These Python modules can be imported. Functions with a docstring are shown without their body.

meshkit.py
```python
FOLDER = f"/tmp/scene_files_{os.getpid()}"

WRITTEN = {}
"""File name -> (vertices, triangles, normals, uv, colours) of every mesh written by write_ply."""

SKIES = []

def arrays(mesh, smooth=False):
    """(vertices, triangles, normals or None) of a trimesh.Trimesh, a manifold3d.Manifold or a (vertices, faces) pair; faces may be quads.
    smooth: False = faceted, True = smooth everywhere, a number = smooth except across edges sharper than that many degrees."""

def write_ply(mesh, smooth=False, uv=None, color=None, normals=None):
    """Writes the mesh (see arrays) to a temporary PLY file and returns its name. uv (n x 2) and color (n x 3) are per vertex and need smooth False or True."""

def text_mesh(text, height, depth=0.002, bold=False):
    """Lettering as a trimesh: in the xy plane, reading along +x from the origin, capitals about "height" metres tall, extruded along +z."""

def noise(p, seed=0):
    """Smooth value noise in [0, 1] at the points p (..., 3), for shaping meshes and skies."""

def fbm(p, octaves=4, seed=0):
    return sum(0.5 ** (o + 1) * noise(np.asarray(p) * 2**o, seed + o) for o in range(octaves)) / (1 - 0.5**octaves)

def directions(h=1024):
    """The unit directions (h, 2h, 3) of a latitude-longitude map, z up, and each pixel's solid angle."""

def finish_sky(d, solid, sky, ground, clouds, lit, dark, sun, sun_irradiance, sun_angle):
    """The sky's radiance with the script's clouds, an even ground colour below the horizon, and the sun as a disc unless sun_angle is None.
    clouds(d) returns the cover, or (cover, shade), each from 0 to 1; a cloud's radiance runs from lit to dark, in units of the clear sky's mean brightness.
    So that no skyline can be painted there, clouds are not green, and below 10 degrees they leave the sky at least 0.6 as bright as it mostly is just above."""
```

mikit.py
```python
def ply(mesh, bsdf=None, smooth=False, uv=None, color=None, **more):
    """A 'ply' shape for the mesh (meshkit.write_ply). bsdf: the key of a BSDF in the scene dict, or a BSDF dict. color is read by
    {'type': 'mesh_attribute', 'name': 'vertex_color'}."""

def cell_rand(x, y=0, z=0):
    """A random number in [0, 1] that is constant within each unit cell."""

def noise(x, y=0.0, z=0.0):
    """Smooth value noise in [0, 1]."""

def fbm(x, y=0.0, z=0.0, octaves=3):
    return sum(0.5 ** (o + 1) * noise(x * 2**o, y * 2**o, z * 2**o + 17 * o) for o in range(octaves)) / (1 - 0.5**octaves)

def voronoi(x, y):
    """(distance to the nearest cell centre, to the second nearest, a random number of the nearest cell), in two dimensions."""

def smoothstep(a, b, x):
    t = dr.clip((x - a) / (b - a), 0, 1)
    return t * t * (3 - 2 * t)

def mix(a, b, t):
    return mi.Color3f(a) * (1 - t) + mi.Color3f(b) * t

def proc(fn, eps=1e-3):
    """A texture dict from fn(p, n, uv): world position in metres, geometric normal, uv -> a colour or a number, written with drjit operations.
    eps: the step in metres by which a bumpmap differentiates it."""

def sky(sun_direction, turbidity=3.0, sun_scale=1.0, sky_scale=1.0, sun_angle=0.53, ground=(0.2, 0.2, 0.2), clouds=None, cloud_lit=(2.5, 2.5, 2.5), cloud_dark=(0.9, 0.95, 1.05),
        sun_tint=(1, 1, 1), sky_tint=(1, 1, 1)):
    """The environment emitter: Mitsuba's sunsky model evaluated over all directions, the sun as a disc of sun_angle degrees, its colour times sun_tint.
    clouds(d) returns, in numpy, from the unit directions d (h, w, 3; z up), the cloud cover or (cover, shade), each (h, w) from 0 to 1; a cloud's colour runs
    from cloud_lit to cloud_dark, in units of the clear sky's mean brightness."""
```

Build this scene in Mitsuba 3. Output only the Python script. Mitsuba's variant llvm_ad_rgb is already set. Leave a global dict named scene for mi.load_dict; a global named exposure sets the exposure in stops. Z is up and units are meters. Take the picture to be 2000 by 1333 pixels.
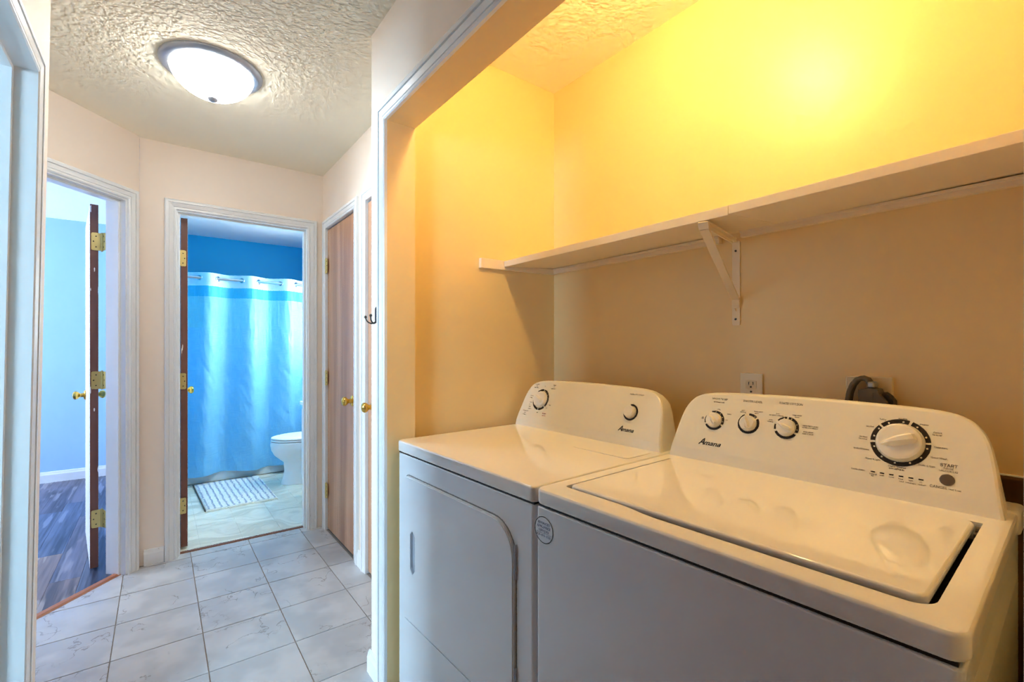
import math, random
import numpy as np, trimesh, manifold3d as m3
import drjit as dr
import mitsuba as mi
import mikit, meshkit
from shapely.geometry import Polygon, box as sbox, LineString
from shapely import affinity

rng = random.Random(7)
nrng = np.random.default_rng(11)
scene, labels = {}, {}
T = mi.ScalarTransform4f

# ------------------------------------------------------------------ camera, exposure
EYE = np.array([0.0, 0.0, 1.235])
YAW = math.atan2(690, 910)
scene['camera'] = {
    'type': 'perspective', 'fov': math.degrees(2 * math.atan(1000 / 910)), 'fov_axis': 'x', 'near_clip': 0.02, 'far_clip': 60.0,
    'principal_point_offset_x': 0.0, 'principal_point_offset_y': -(679 - 666.5) / 1333,
    'to_world': T().look_at(origin=EYE.tolist(), target=[math.sin(YAW), math.cos(YAW), 1.235], up=[0, 0, 1]),
}
exposure = 0.0
# radiance of everything that gives off light (lamps and the daylit window panes)
HALL_LAMP = [25.0, 25.0, 24.2]
LAUNDRY_BULB = [392.0, 262.0, 98.0]
BATH_LAMP = [46.0, 52.0, 45.0]
BATH_WINDOW = [14.5, 15.8, 15.2]
SIDE_WINDOW = [28.0, 44.0, 58.0]
BED_WINDOW = [19.5, 20.8, 22.5]


def lin(r, g, b):
    c = np.array([r, g, b]) / 255.0
    return [float(x) for x in np.where(c < 0.04045, c / 12.92, ((c + 0.055) / 1.055) ** 2.4)]


# ------------------------------------------------------------------ materials
def rgb(c): return {'type': 'rgb', 'value': list(c)}


def mat(name, color, rough=0.5, spec=0.5, metal=0.0, coat=0.0, bump=None, bscale=0.001, **kw):
    d = {'type': 'principled', 'base_color': color if isinstance(color, dict) else rgb(color), 'roughness': rough if isinstance(rough, dict) else float(rough), 'metallic': float(metal)}
    if not metal: d['specular'] = float(spec)
    if coat: d['clearcoat'] = float(coat); d['clearcoat_gloss'] = 0.95
    d.update(kw)
    if bump is not None:
        d = {'type': 'bumpmap', 'arbitrary': bump, 'scale': float(bscale), 'bsdf': d}
    scene['mat_' + name] = {'type': 'twosided', 'bsdf': d}
    return 'mat_' + name


N, F, V, SS, MIX, CR = mikit.noise, mikit.fbm, mikit.voronoi, mikit.smoothstep, mikit.mix, mikit.cell_rand


def f_wall(c1, c2):
    return mikit.proc(lambda p, n, uv: MIX(c1, c2, F(p.x * 2.2, p.y * 2.2, p.z * 2.2, 3)))


def f_orange(p, n, uv):
    return F(p.x * 60, p.y * 60, p.z * 60, 2)


def f_knock(p, n, uv):
    a = F(p.x * 70, p.y * 70, p.z * 70, 2)
    return SS(0.34, 0.66, a)


def f_ceil(p, n, uv):
    return MIX(lin(238, 229, 205), lin(247, 239, 217), F(p.x * 1.5, p.y * 1.5, 0.0, 2))


def f_tile(p, n, uv):
    # each tile's own cast, cloudy body and thin broken veins
    r = CR(dr.floor((p.x + 0.153) / 0.305), dr.floor((p.y - 1.80) / 0.305 + 20), 3)
    w = F(p.x * 7 + 40 * r, p.y * 7 + 13 * r, 0.0, 4)
    c = MIX(lin(172, 173, 175), lin(188, 188, 189), SS(0.3, 0.7, w))
    q = F(p.x * 9 + 31 * r, p.y * 9 - 17 * r, 4.0, 5)
    vein = 1 - SS(0.0, 0.018, dr.abs(q - 0.5))
    on = SS(0.5, 0.62, F(p.x * 6 + 5 * r, p.y * 6 + 77 * r, 8.0, 2))
    c = MIX(c, lin(128, 122, 120), vein * on * 0.7)
    return c * (0.94 + 0.09 * r)


def f_bathtile(p, n, uv):
    w = F(p.x * 4 + 2.0, p.y * 16 + 6 * N(p.x * 5, p.y * 5), 0.0, 4)
    c = MIX(lin(200, 195, 176), lin(224, 219, 202), SS(0.3, 0.68, w))
    vein = 1 - SS(0.0, 0.03, dr.abs(F(p.x * 5, p.y * 18, 3.0, 3) - 0.5))
    return MIX(c, lin(172, 167, 150), vein * 0.2)


def plank_fn(seed, a, b, hi):
    def fn(p, n, uv):
        w = F(p.x * 16 + seed, p.y * 1.6 + 3 * N(p.x * 3 + seed, p.y * 1.2), 0.0, 4)
        g = F(p.x * 90 + seed, p.y * 3.0 + 2 * w, 1.0, 3)
        c = MIX(a, b, SS(0.25, 0.75, w * 0.6 + g * 0.4))
        return MIX(c, hi, SS(0.60, 0.72, F(p.x * 26 + seed * 3, p.y * 2.6, 5.0, 3)) * 0.5)
    return mikit.proc(fn)


def f_oak(p, n, uv):
    w = F(p.y * 11 + 1.2 * N(p.y * 3, p.z * 0.8), p.z * 0.7, 0.0, 4)
    g = F(p.y * 130, p.z * 3.5 + 4 * w, 2.0, 3)
    c = MIX(lin(172, 124, 94), lin(202, 156, 124), SS(0.25, 0.75, 0.7 * w + 0.3 * g))
    return MIX(c, lin(150, 104, 78), SS(0.66, 0.8, g) * 0.35)


def f_trim(p, n, uv):
    k = F(p.x * 9, p.y * 9, p.z * 3, 3)
    c = MIX(lin(226, 230, 231), lin(238, 241, 242), k)
    chip = SS(0.86, 0.88, F(p.x * 40, p.y * 40, p.z * 11, 3))
    return MIX(c, lin(168, 158, 148), chip * 0.7)


def f_trimbump(p, n, uv):
    return F(p.x * 50, p.y * 50, p.z * 8, 2)


def f_dooredge(p, n, uv):
    w = F(p.x * 40, p.y * 40, p.z * 5, 3)
    c = MIX(lin(100, 62, 50), lin(124, 82, 68), w)
    chip = SS(0.735, 0.75, F(p.x * 60 + 4, p.y * 60, p.z * 9 + 2, 3))
    return MIX(c, lin(232, 226, 220), chip)


def f_curtain(lo, hi, pat):
    def fn(p, n, uv):
        u, v = p.x * 110, p.z * 110
        ck = CR(dr.floor(u * 0.25), dr.floor(v * 0.18), 2)
        th = dr.select(ck > 0.5, N(u * 3, v * 0.3), N(u * 0.3, v * 3))
        return MIX(lo, hi, 0.5 + pat * (th - 0.5) * 1.6)
    return mikit.proc(fn)


def f_curtbump(p, n, uv):
    return F((p.x + 0.6 * p.z) * 26, (p.z - 0.5 * p.x) * 9, p.y * 10, 3)


WALL = mat('wall_peach', f_wall(lin(237, 223, 208), lin(241, 228, 214)), 0.42, 0.4, bump=mikit.proc(f_orange), bscale=0.0006)
TAUPE = mat('wall_taupe', lin(150, 128, 104), 0.6, 0.3)
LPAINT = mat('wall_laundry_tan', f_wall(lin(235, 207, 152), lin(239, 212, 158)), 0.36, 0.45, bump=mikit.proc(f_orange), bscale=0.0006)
SIDEW = mat('wall_grey_green', lin(150, 163, 158), 0.6, 0.3)
BEDW = mat('wall_sky_blue', f_wall(lin(162, 200, 238), lin(168, 205, 241)), 0.6, 0.3)
BATHW = mat('wall_bright_blue', f_wall(lin(10, 164, 214), lin(16, 170, 218)), 0.5, 0.4, bump=mikit.proc(f_orange), bscale=0.0006)
CEIL = mat('ceiling_knockdown', mikit.proc(f_ceil), 0.8, 0.2, bump=mikit.proc(f_knock), bscale=0.0048)
CEIL2 = mat('ceiling_plain', lin(238, 240, 240), 0.8, 0.2)
TRIM = mat('trim_white', mikit.proc(f_trim), 0.32, 0.5)
GROUT = mat('grout', lin(142, 134, 128), 0.9, 0.1)
TILE = mat('floor_tile', mikit.proc(f_tile), 0.36, 0.45)
BTILE = mat('bath_tile', mikit.proc(f_bathtile), 0.4, 0.4)
BGROUT = mat('bath_grout', lin(190, 186, 172), 0.8, 0.2)
PLANKS = [mat('plank_a', plank_fn(3.1, lin(36, 42, 60), lin(84, 92, 114), lin(132, 138, 156)), 0.38, 0.5),
          mat('plank_b', plank_fn(17.4, lin(46, 44, 56), lin(98, 94, 108), lin(150, 144, 148)), 0.38, 0.5),
          mat('plank_c', plank_fn(41.9, lin(70, 58, 54), lin(130, 112, 104), lin(190, 178, 166)), 0.40, 0.5)]
DARKGAP = mat('dark_gap', lin(30, 28, 28), 0.9, 0.1)
OAK = mat('oak_veneer', mikit.proc(f_oak), 0.42, 0.4)
DWHITE = mat('door_white', lin(235, 238, 240), 0.4, 0.45)
DEDGE = mat('door_edge_brown', mikit.proc(f_dooredge), 0.5, 0.4)
THRESH = mat('threshold_wood', lin(176, 112, 78), 0.45, 0.4)
THRESHD = mat('threshold_dark', lin(112, 72, 54), 0.5, 0.4)
BRASS = mat('brass', lin(226, 186, 92), 0.16, metal=1.0)
BRASSD = mat('brass_aged', lin(216, 198, 132), 0.34, metal=0.8)
BRONZE = mat('bronze_dark', lin(42, 38, 36), 0.35, 0.5)
NICKEL = mat('nickel', lin(176, 184, 196), 0.38, metal=0.85)
CHROME = mat('chrome', lin(205, 212, 218), 0.12, metal=1.0)
ENAMEL = mat('enamel_white', lin(240, 240, 238), 0.055, 0.55)
ENAMELB = mat('enamel_body', lin(226, 233, 238), 0.2, 0.5)
PANEL = mat('panel_white', lin(244, 241, 228), 0.34, 0.45)
KNOBW = mat('knob_white', lin(242, 240, 234), 0.28, 0.5)
INK = mat('ink_dark', lin(80, 70, 64), 0.6, 0.2)
INKB = mat('ink_black', lin(22, 19, 18), 0.45, 0.3)
INKR = mat('ink_red', lin(150, 62, 54), 0.6, 0.2)
INKBLUE = mat('ink_blue', lin(30, 60, 112), 0.6, 0.2)
BUTTON = mat('button_grey', lin(86, 80, 74), 0.3, 0.5)
STICK = mat('sticker_white', lin(226, 234, 242), 0.4, 0.4)
SHELFM = mat('shelf_paint', lin(236, 222, 200), 0.45, 0.4)
IVORY = mat('ivory_plastic', lin(238, 226, 200), 0.32, 0.5)
IVORYD = mat('ivory_plate', lin(226, 208, 172), 0.35, 0.5)
CORD = mat('cord_grey', lin(92, 88, 78), 0.5, 0.3)
CORDB = mat('cord_black', lin(24, 23, 22), 0.45, 0.4)
PORC = mat('porcelain', lin(244, 245, 246), 0.08, 0.5, coat=0.5)
TUBM = mat('tub_enamel', lin(226, 232, 234), 0.15, 0.5)
VANM = mat('vanity_white', lin(232, 236, 238), 0.35, 0.4)
CURT_H = mat('curtain_header', f_curtain(lin(188, 214, 232), lin(202, 224, 238), 0.4), 0.45, 0.4, bump=mikit.proc(f_curtbump), bscale=0.003)
CURT_B = mat('curtain_band', f_curtain(lin(56, 166, 204), lin(70, 178, 212), 0.4), 0.5, 0.3, bump=mikit.proc(f_curtbump), bscale=0.003)
CURT_S = mat('curtain_sheer', f_curtain(lin(118, 188, 208), lin(134, 200, 218), 0.5), 0.5, 0.3, bump=mikit.proc(f_curtbump), bscale=0.003)
CURT = mat('curtain_body', f_curtain(lin(112, 184, 226), lin(132, 197, 232), 0.6), 0.42, 0.4, bump=mikit.proc(f_curtbump), bscale=0.0035)
RUG = mat('rug_cream', mikit.proc(lambda p, n, uv: MIX(lin(200, 198, 190), lin(236, 236, 232), N(p.x * 160, p.y * 160))), 0.95, 0.1)
YARN = mat('rug_blue_yarn', lin(112, 128, 170), 0.95, 0.1)
FRINGE = mat('rug_fringe', lin(226, 218, 200), 0.95, 0.1)
DARKP = mat('panel_brown', lin(120, 92, 62), 0.6, 0.3)
BLACKIN = mat('cavity', lin(16, 14, 13), 0.9, 0.1)


# ------------------------------------------------------------------ naming
def free(key):
    if key not in scene and key not in labels: return key
    i = 1
    while f'{key}_{i:03d}' in scene or f'{key}_{i:03d}' in labels: i += 1
    return f'{key}_{i:03d}'


def obj(name, mesh, m, parent=None, smooth=False, label=None, **kw):
    key = free((parent + '__' if parent else '') + name)
    scene[key] = mikit.ply(mesh, m, smooth, **kw)
    if label: labels[key] = {'label': label}
    return key


def piece(name, shape, parent, xf=None):
    key = free(parent + '__' + name)
    d = dict(shape)
    if xf is not None: d['to_world'] = T(xf)
    scene[key] = d
    return key


def thing(name, label, cat, group=None):
    key = free(name)
    labels[key] = {'label': label, 'category': cat}
    if group: labels[key]['group'] = group
    return key


def single(name, mesh, m, label, cat, smooth=False, group=None):
    key = obj(name, mesh, m, None, smooth)
    labels[key] = {'label': label, 'category': cat}
    if group: labels[key]['group'] = group
    return key


def struct(name, label=None):
    key = free(name)
    labels[key] = {'kind': 'structure'}
    if label: labels[key]['label'] = label
    return key


def smesh(name, mesh, m, label=None, smooth=False):
    key = free(name)
    scene[key] = mikit.ply(mesh, m, smooth)
    labels[key] = {'kind': 'structure'}
    if label: labels[key]['label'] = label
    return key


# ------------------------------------------------------------------ geometry helpers
cat_ = trimesh.util.concatenate


def tm(man):
    m = man.to_mesh()
    return trimesh.Trimesh(m.vert_properties[:, :3], m.tri_verts, process=False)


def hull(pts):
    return trimesh.convex.convex_hull(np.asarray(pts, float))


def box(x0, x1, y0, y1, z0, z1, b=0.0):
    if b <= 0:
        v = np.array([[x, y, z] for x in (x0, x1) for y in (y0, y1) for z in (z0, z1)])
        f = [[0, 1, 3], [0, 3, 2], [4, 6, 7], [4, 7, 5], [0, 4, 5], [0, 5, 1], [2, 3, 7], [2, 7, 6], [0, 2, 6], [0, 6, 4], [1, 5, 7], [1, 7, 3]]
        return trimesh.Trimesh(v, f, process=False)
    pts = []
    for x, sx in ((x0, 1), (x1, -1)):
        for y, sy in ((y0, 1), (y1, -1)):
            for z, sz in ((z0, 1), (z1, -1)):
                pts += [[x + sx * b, y + sy * b, z], [x + sx * b, y, z + sz * b], [x, y + sy * b, z + sz * b]]
    return hull(pts)


def rbox(x0, x1, y0, y1, z0, z1, R, r, n=6, k=3):
    """Box with vertical corners of radius R and top/bottom edges of radius r."""
    pts = []
    for cx, a0 in ((x1 - R, 0), (x0 + R, 1)):
        for cy, b0 in ((y1 - R, 0), (y0 + R, 1)):
            start = {(0, 0): 0, (1, 0): 90, (1, 1): 180, (0, 1): 270}[(a0, b0)]
            for i in range(n + 1):
                a = math.radians(start + 90 * i / n)
                for j in range(k + 1):
                    e = math.radians(90 * j / k)
                    rr = R - r + r * math.cos(e)
                    for z, s in ((z1 - r, 1), (z0 + r, -1)):
                        pts.append([cx + rr * math.cos(a), cy + rr * math.sin(a), z + s * r * math.sin(e)])
    return hull(pts)


def xf(mesh, m4):
    m = mesh.copy()
    m.apply_transform(np.asarray(m4, float))
    return m


def mat4(ex, ey, ez, o):
    m = np.eye(4)
    m[:3, 0], m[:3, 1], m[:3, 2], m[:3, 3] = ex, ey, ez, o
    return m


def fixed(v, f):
    m = trimesh.Trimesh(np.asarray(v, float), np.asarray(f), process=False)
    if m.volume < 0: m.invert()
    return m


def grid_mesh(P):
    """A sheet through the points P (rows, columns, 3)."""
    r, c = P.shape[:2]
    i, j = np.meshgrid(np.arange(r - 1), np.arange(c - 1), indexing='ij')
    a = (i * c + j).ravel()
    f = np.vstack([np.stack([a, a + 1, a + c + 1], 1), np.stack([a, a + c + 1, a + c], 1)])
    return trimesh.Trimesh(P.reshape(-1, 3), f, process=False)


def extr(poly, h):
    g = getattr(poly, 'geoms', [poly])
    return cat_([trimesh.creation.extrude_polygon(p, h, engine='earcut') for p in g if p.area > 1e-9])


def wall(p0, p1, z0, z1, holes, thick):
    """Upright slab from p0 to p1 (plan), grown to the left of that direction by thick; holes (s0, s1, z0, z1)."""
    p0, p1 = np.array(p0, float), np.array(p1, float)
    L = np.linalg.norm(p1 - p0); d = (p1 - p0) / L
    poly = sbox(0, z0, L, z1)
    for h in holes: poly = poly.difference(sbox(h[0], h[2], h[1], h[3]))
    m = extr(poly, abs(thick))
    nrm = np.array([-d[1], d[0]]) * np.sign(thick)
    m = xf(m, mat4([d[0], d[1], 0], [0, 0, 1], [nrm[0], nrm[1], 0], [p0[0], p0[1], 0]))
    if m.volume < 0: m.invert()
    return m


def sweep_u(s0, s1, z0, z1, prof):
    """Moulding round an opening: profile points (outward offset, height off the wall), mitred; in (s, z, depth)."""
    prof = np.array(prof, float)
    rows = []
    for o, d in prof:
        rows.append([[s0 - o, z0, d], [s0 - o, z1 + o, d], [s1 + o, z1 + o, d], [s1 + o, z0, d]])
    P = np.array(rows)
    n = len(prof)
    v = P.reshape(-1, 3)
    f = []
    for i in range(n):
        j = (i + 1) % n
        for k in range(3):
            a, b, c, e = i * 4 + k, i * 4 + k + 1, j * 4 + k + 1, j * 4 + k
            f += [[a, b, c], [a, c, e]]
    for k in (0, 3):
        for i in range(1, n - 1): f.append([0 + k, i * 4 + k, (i + 1) * 4 + k] if k else [0, (i + 1) * 4, i * 4])
    return trimesh.Trimesh(v, f, process=False)


CASING = [(0.0, 0.0), (0.0, 0.010), (0.004, 0.0135), (0.011, 0.0135), (0.0112, 0.009), (0.0155, 0.008), (0.0172, 0.0125), (0.036, 0.0160), (0.0362, 0.0115), (0.0405, 0.0115), (0.0408, 0.0185), (0.052, 0.019), (0.0575, 0.017), (0.060, 0.013), (0.060, 0.0)]


def on_wall(mesh, origin, d, nrm):
    m = xf(mesh, mat4([d[0], d[1], 0], [0, 0, 1], [nrm[0], nrm[1], 0], [origin[0], origin[1], 0]))
    if m.volume < 0: m.invert()
    return m


def tube(points, r, sides=10, closed_ends=True):
    p = np.asarray(points, float)
    t = np.gradient(p, axis=0); t /= np.linalg.norm(t, axis=1, keepdims=True) + 1e-12
    ref = np.array([0, 0, 1.0]) if np.abs(t[:, 2]).max() < 0.95 else (np.array([1.0, 0, 0]) if np.abs(t[:, 0]).max() < 0.95 else np.array([0.3, 0.9, 0.2]))
    a = np.cross(t, ref); a /= np.linalg.norm(a, axis=1, keepdims=True)
    b = np.cross(t, a)
    ang = np.arange(sides) * 2 * np.pi / sides
    rr = np.broadcast_to(r, (len(p),))
    v = p[:, None] + rr[:, None, None] * (np.cos(ang)[None, :, None] * a[:, None] + np.sin(ang)[None, :, None] * b[:, None])
    n = len(p); f = []
    for i in range(n - 1):
        for k in range(sides):
            k2 = (k + 1) % sides
            f += [[i * sides + k, i * sides + k2, (i + 1) * sides + k2], [i * sides + k, (i + 1) * sides + k2, (i + 1) * sides + k]]
    v = v.reshape(-1, 3)
    if closed_ends:
        v = np.vstack([v, p[0], p[-1]])
        for k in range(sides):
            k2 = (k + 1) % sides
            f += [[n * sides, k2, k], [n * sides + 1, (n - 1) * sides + k, (n - 1) * sides + k2]]
    return fixed(v, f)


def lathe(profile, axis='z', o=(0, 0, 0), sections=28, direction=None):
    m = trimesh.creation.revolve(np.array(profile, float), sections=sections)
    if m.volume < 0: m.invert()
    if direction is not None:
        m.apply_transform(trimesh.geometry.align_vectors([0, 0, 1], direction))
    m.apply_translation(o)
    return m


def cyl(p0, p1, r, sections=20):
    p0, p1 = np.array(p0, float), np.array(p1, float)
    return lathe([(0, 0), (r, 0), (r, np.linalg.norm(p1 - p0)), (0, np.linalg.norm(p1 - p0))], o=p0, direction=(p1 - p0) / np.linalg.norm(p1 - p0), sections=sections)


def sphere(c, r, sub=2):
    m = trimesh.creation.icosphere(subdivisions=sub, radius=r); m.apply_translation(c); return m


def door_knob(parent, o, direction, m=BRASS, name='knob'):
    prof = [(0, 0), (0.031, 0), (0.032, 0.004), (0.027, 0.009), (0.014, 0.012), (0.012, 0.024), (0.014, 0.030), (0.022, 0.036), (0.0265, 0.045), (0.0265, 0.052), (0.021, 0.060), (0.010, 0.064), (0, 0.065)]
    return obj(name, lathe(prof, o=o, direction=np.asarray(direction, float)), m, parent, 35, label='round brass knob')


def hinge(parent, pin, d_leaf1, d_leaf2, m=BRASSD, h=0.098, w=0.036):
    """Butt hinge: pin at its centre, a rounded leaf running off along each of two plan directions."""
    k = free(parent + '__hinge')
    leafs = []
    for d in (d_leaf1, d_leaf2):
        d = np.array(d, float); d /= np.linalg.norm(d)
        p = sbox(0.0, -h / 2, w, h / 2).buffer(-0.008).buffer(0.008, quad_segs=4).union(sbox(0, -h / 2, w * 0.5, h / 2))
        l = extr(p, 0.0024)
        n = np.array([-d[1], d[0]])
        leafs.append(xf(l, mat4([d[0], d[1], 0], [0, 0, 1], [-n[0] * -1, -n[1] * -1, 0], [pin[0] - n[0] * 0.0012, pin[1] - n[1] * 0.0012, pin[2]])))
    for l in leafs:
        if l.volume < 0: l.invert()
    kn = []
    for i in range(5):
        z0 = pin[2] - h / 2 + i * h / 5
        kn.append(cyl([pin[0], pin[1], z0 + 0.0006], [pin[0], pin[1], z0 + h / 5 - 0.0006], 0.0062, 12))
    kn.append(cyl([pin[0], pin[1], pin[2] - h / 2 - 0.004], [pin[0], pin[1], pin[2] + h / 2 + 0.004], 0.004, 12))
    scene[k] = mikit.ply(cat_(leafs), m, 30)
    labels[k] = {'label': 'brass butt hinge'}
    obj('knuckle', cat_(kn), m, k, 30)
    scr = []
    for d in (d_leaf1, d_leaf2):
        d = np.array(d, float); d /= np.linalg.norm(d); n = np.array([-d[1], d[0]])
        for zz, ww in ((-0.3, 0.55), (0, 0.78), (0.3, 0.55)):
            c = np.array([pin[0] + d[0] * w * ww, pin[1] + d[1] * w * ww, pin[2] + zz * h])
            for sg in (1, -1):
                nn = np.array([n[0], n[1], 0]) * sg
                scr.append(cyl(c + nn * 0.001, c + nn * 0.0022, 0.0034, 10))
    kk_ = obj('screws', cat_(scr), BRONZE, k); labels[kk_] = {'kind': 'stuff'}
    return k


# ------------------------------------------------------------------ plan
H = 2.42
XL, XC, XB = 0.645, 0.905, 1.47            # laundry wall face, closet wall face, laundry back wall
YJ, YS, YE, YF = 1.583, 1.614, 1.735, 3.36  # jamb, laundry side wall, end of the laundry wall, far wall
A = np.array([-0.087, 3.345])               # corner of the slanted wall
ang = math.radians(48.5)
E_ = -np.array([math.cos(ang), math.sin(ang)])  # along the slanted wall, away from the corner
NB = np.array([E_[1], -E_[0]])                  # into the bedroom
LEAN = 0.0166
XLW = -0.326                                # left wall face at the floor


def lean(m):
    m = m.copy(); v = np.array(m.vertices); v[:, 0] += LEAN * v[:, 2]; m.vertices = v; return m


# ------------------------------------------------------------------ walls
k = smesh('wall_laundry_front', wall((XL, -3.0), (XL, YE), 0, H, [(3.0 + 0.0425, 3.0 + YJ + 0.015, -0.1, 2.056)], -0.105), WALL, 'peach wall with the wide laundry opening')
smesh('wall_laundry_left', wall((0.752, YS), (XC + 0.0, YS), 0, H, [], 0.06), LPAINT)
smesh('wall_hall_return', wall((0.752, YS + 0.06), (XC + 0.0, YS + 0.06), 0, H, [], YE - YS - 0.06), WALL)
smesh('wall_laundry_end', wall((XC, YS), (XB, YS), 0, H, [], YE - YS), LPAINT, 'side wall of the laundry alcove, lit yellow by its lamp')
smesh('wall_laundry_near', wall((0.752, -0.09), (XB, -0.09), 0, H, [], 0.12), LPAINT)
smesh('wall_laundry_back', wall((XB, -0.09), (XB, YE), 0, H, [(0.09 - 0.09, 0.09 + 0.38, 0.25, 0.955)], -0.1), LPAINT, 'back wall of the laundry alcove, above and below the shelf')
kb = struct('trim_1', 'white ledge and brown recess low in the laundry back wall beside the washer')
obj('recess', cat_([box(XB + 0.09, XB + 0.098, 0.0, 0.38, 0.25, 0.955), box(XB + 0.002, XB + 0.09, 0.374, 0.38, 0.25, 0.955), box(XB + 0.002, XB + 0.09, 0.0, 0.006, 0.25, 0.955), box(XB + 0.002, XB + 0.09, 0.006, 0.374, 0.25, 0.256), box(XB + 0.002, XB + 0.09, 0.006, 0.374, 0.949, 0.955)]), DARKP, kb)
obj('ledge', box(XB - 0.004, XB + 0.03, -0.0, 0.385, 0.9555, 0.9595, 0.001), TRIM, kb)
CL1, CL2 = (2.690, 3.268), (1.80, 2.505)     # closet door openings (Y)
smesh('wall_closets', wall((XC, YE), (XC, YF), 0, H, [(CL1[0] - YE - 0.015, CL1[1] - YE + 0.015, -0.1, 2.05), (CL2[0] - YE - 0.015, CL2[1] - YE + 0.015, -0.1, 2.05)], -0.10), WALL, 'peach wall with the two wooden closet doors')
smesh('wall_closet_rear', box(1.46, 1.5, YE, YF, 0, H), WALL)
BD = (0.090, 0.800)
smesh('wall_far', wall((-0.087, YF), (1.5, YF), 0, H, [(BD[0] + 0.087 - 0.015, BD[1] + 0.087 + 0.015, -0.1, 2.05)], 0.058), WALL, 'peach far wall with the bathroom doorway')
smesh('wall_bathroom_front', wall((-0.02, YF + 0.06), (1.5, YF + 0.06), 0, H, [(BD[0] + 0.02 - 0.015, BD[1] + 0.02 + 0.015, -0.1, 2.05)], 0.06), BATHW)
AD = (0.085, 0.795)                          # slanted door opening along E_
a0, a1 = A, A + E_ * 1.35
smesh('wall_slanted', wall(a0, a1, 0, H, [(AD[0] - 0.015, AD[1] + 0.015, -0.1, 2.05)], 0.056 * -np.sign(-E_[1] * NB[0] + E_[0] * NB[1]) * -1), WALL, 'slanted peach wall with the bedroom doorway')
b0, b1 = A + NB * 0.058, A + E_ * 1.35 + NB * 0.058
smesh('wall_bedroom_front', wall(b0, b1, 0, H, [(AD[0] - 0.015, AD[1] + 0.015, -0.1, 2.05)], 0.056 * np.sign(-E_[1] * NB[0] + E_[0] * NB[1])), BEDW)
LD = (1.14, 1.935)                           # left door opening (Y)
YLE = 2.165
smesh('wall_left', lean(wall((XLW, -3.0), (XLW, YLE), 0, H, [(3.0 + LD[0] - 0.015, 3.0 + LD[1] + 0.015, -0.1, 2.062)], 0.10)), WALL, 'near left wall with an open white doorway')
smesh('wall_niche', box(-1.15, -0.43, YLE - 0.1, YLE, 0, H), WALL)
smesh('wall_niche_end', box(-1.2, -1.1, YLE - 0.1, 2.5, 0, H), WALL)
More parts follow.
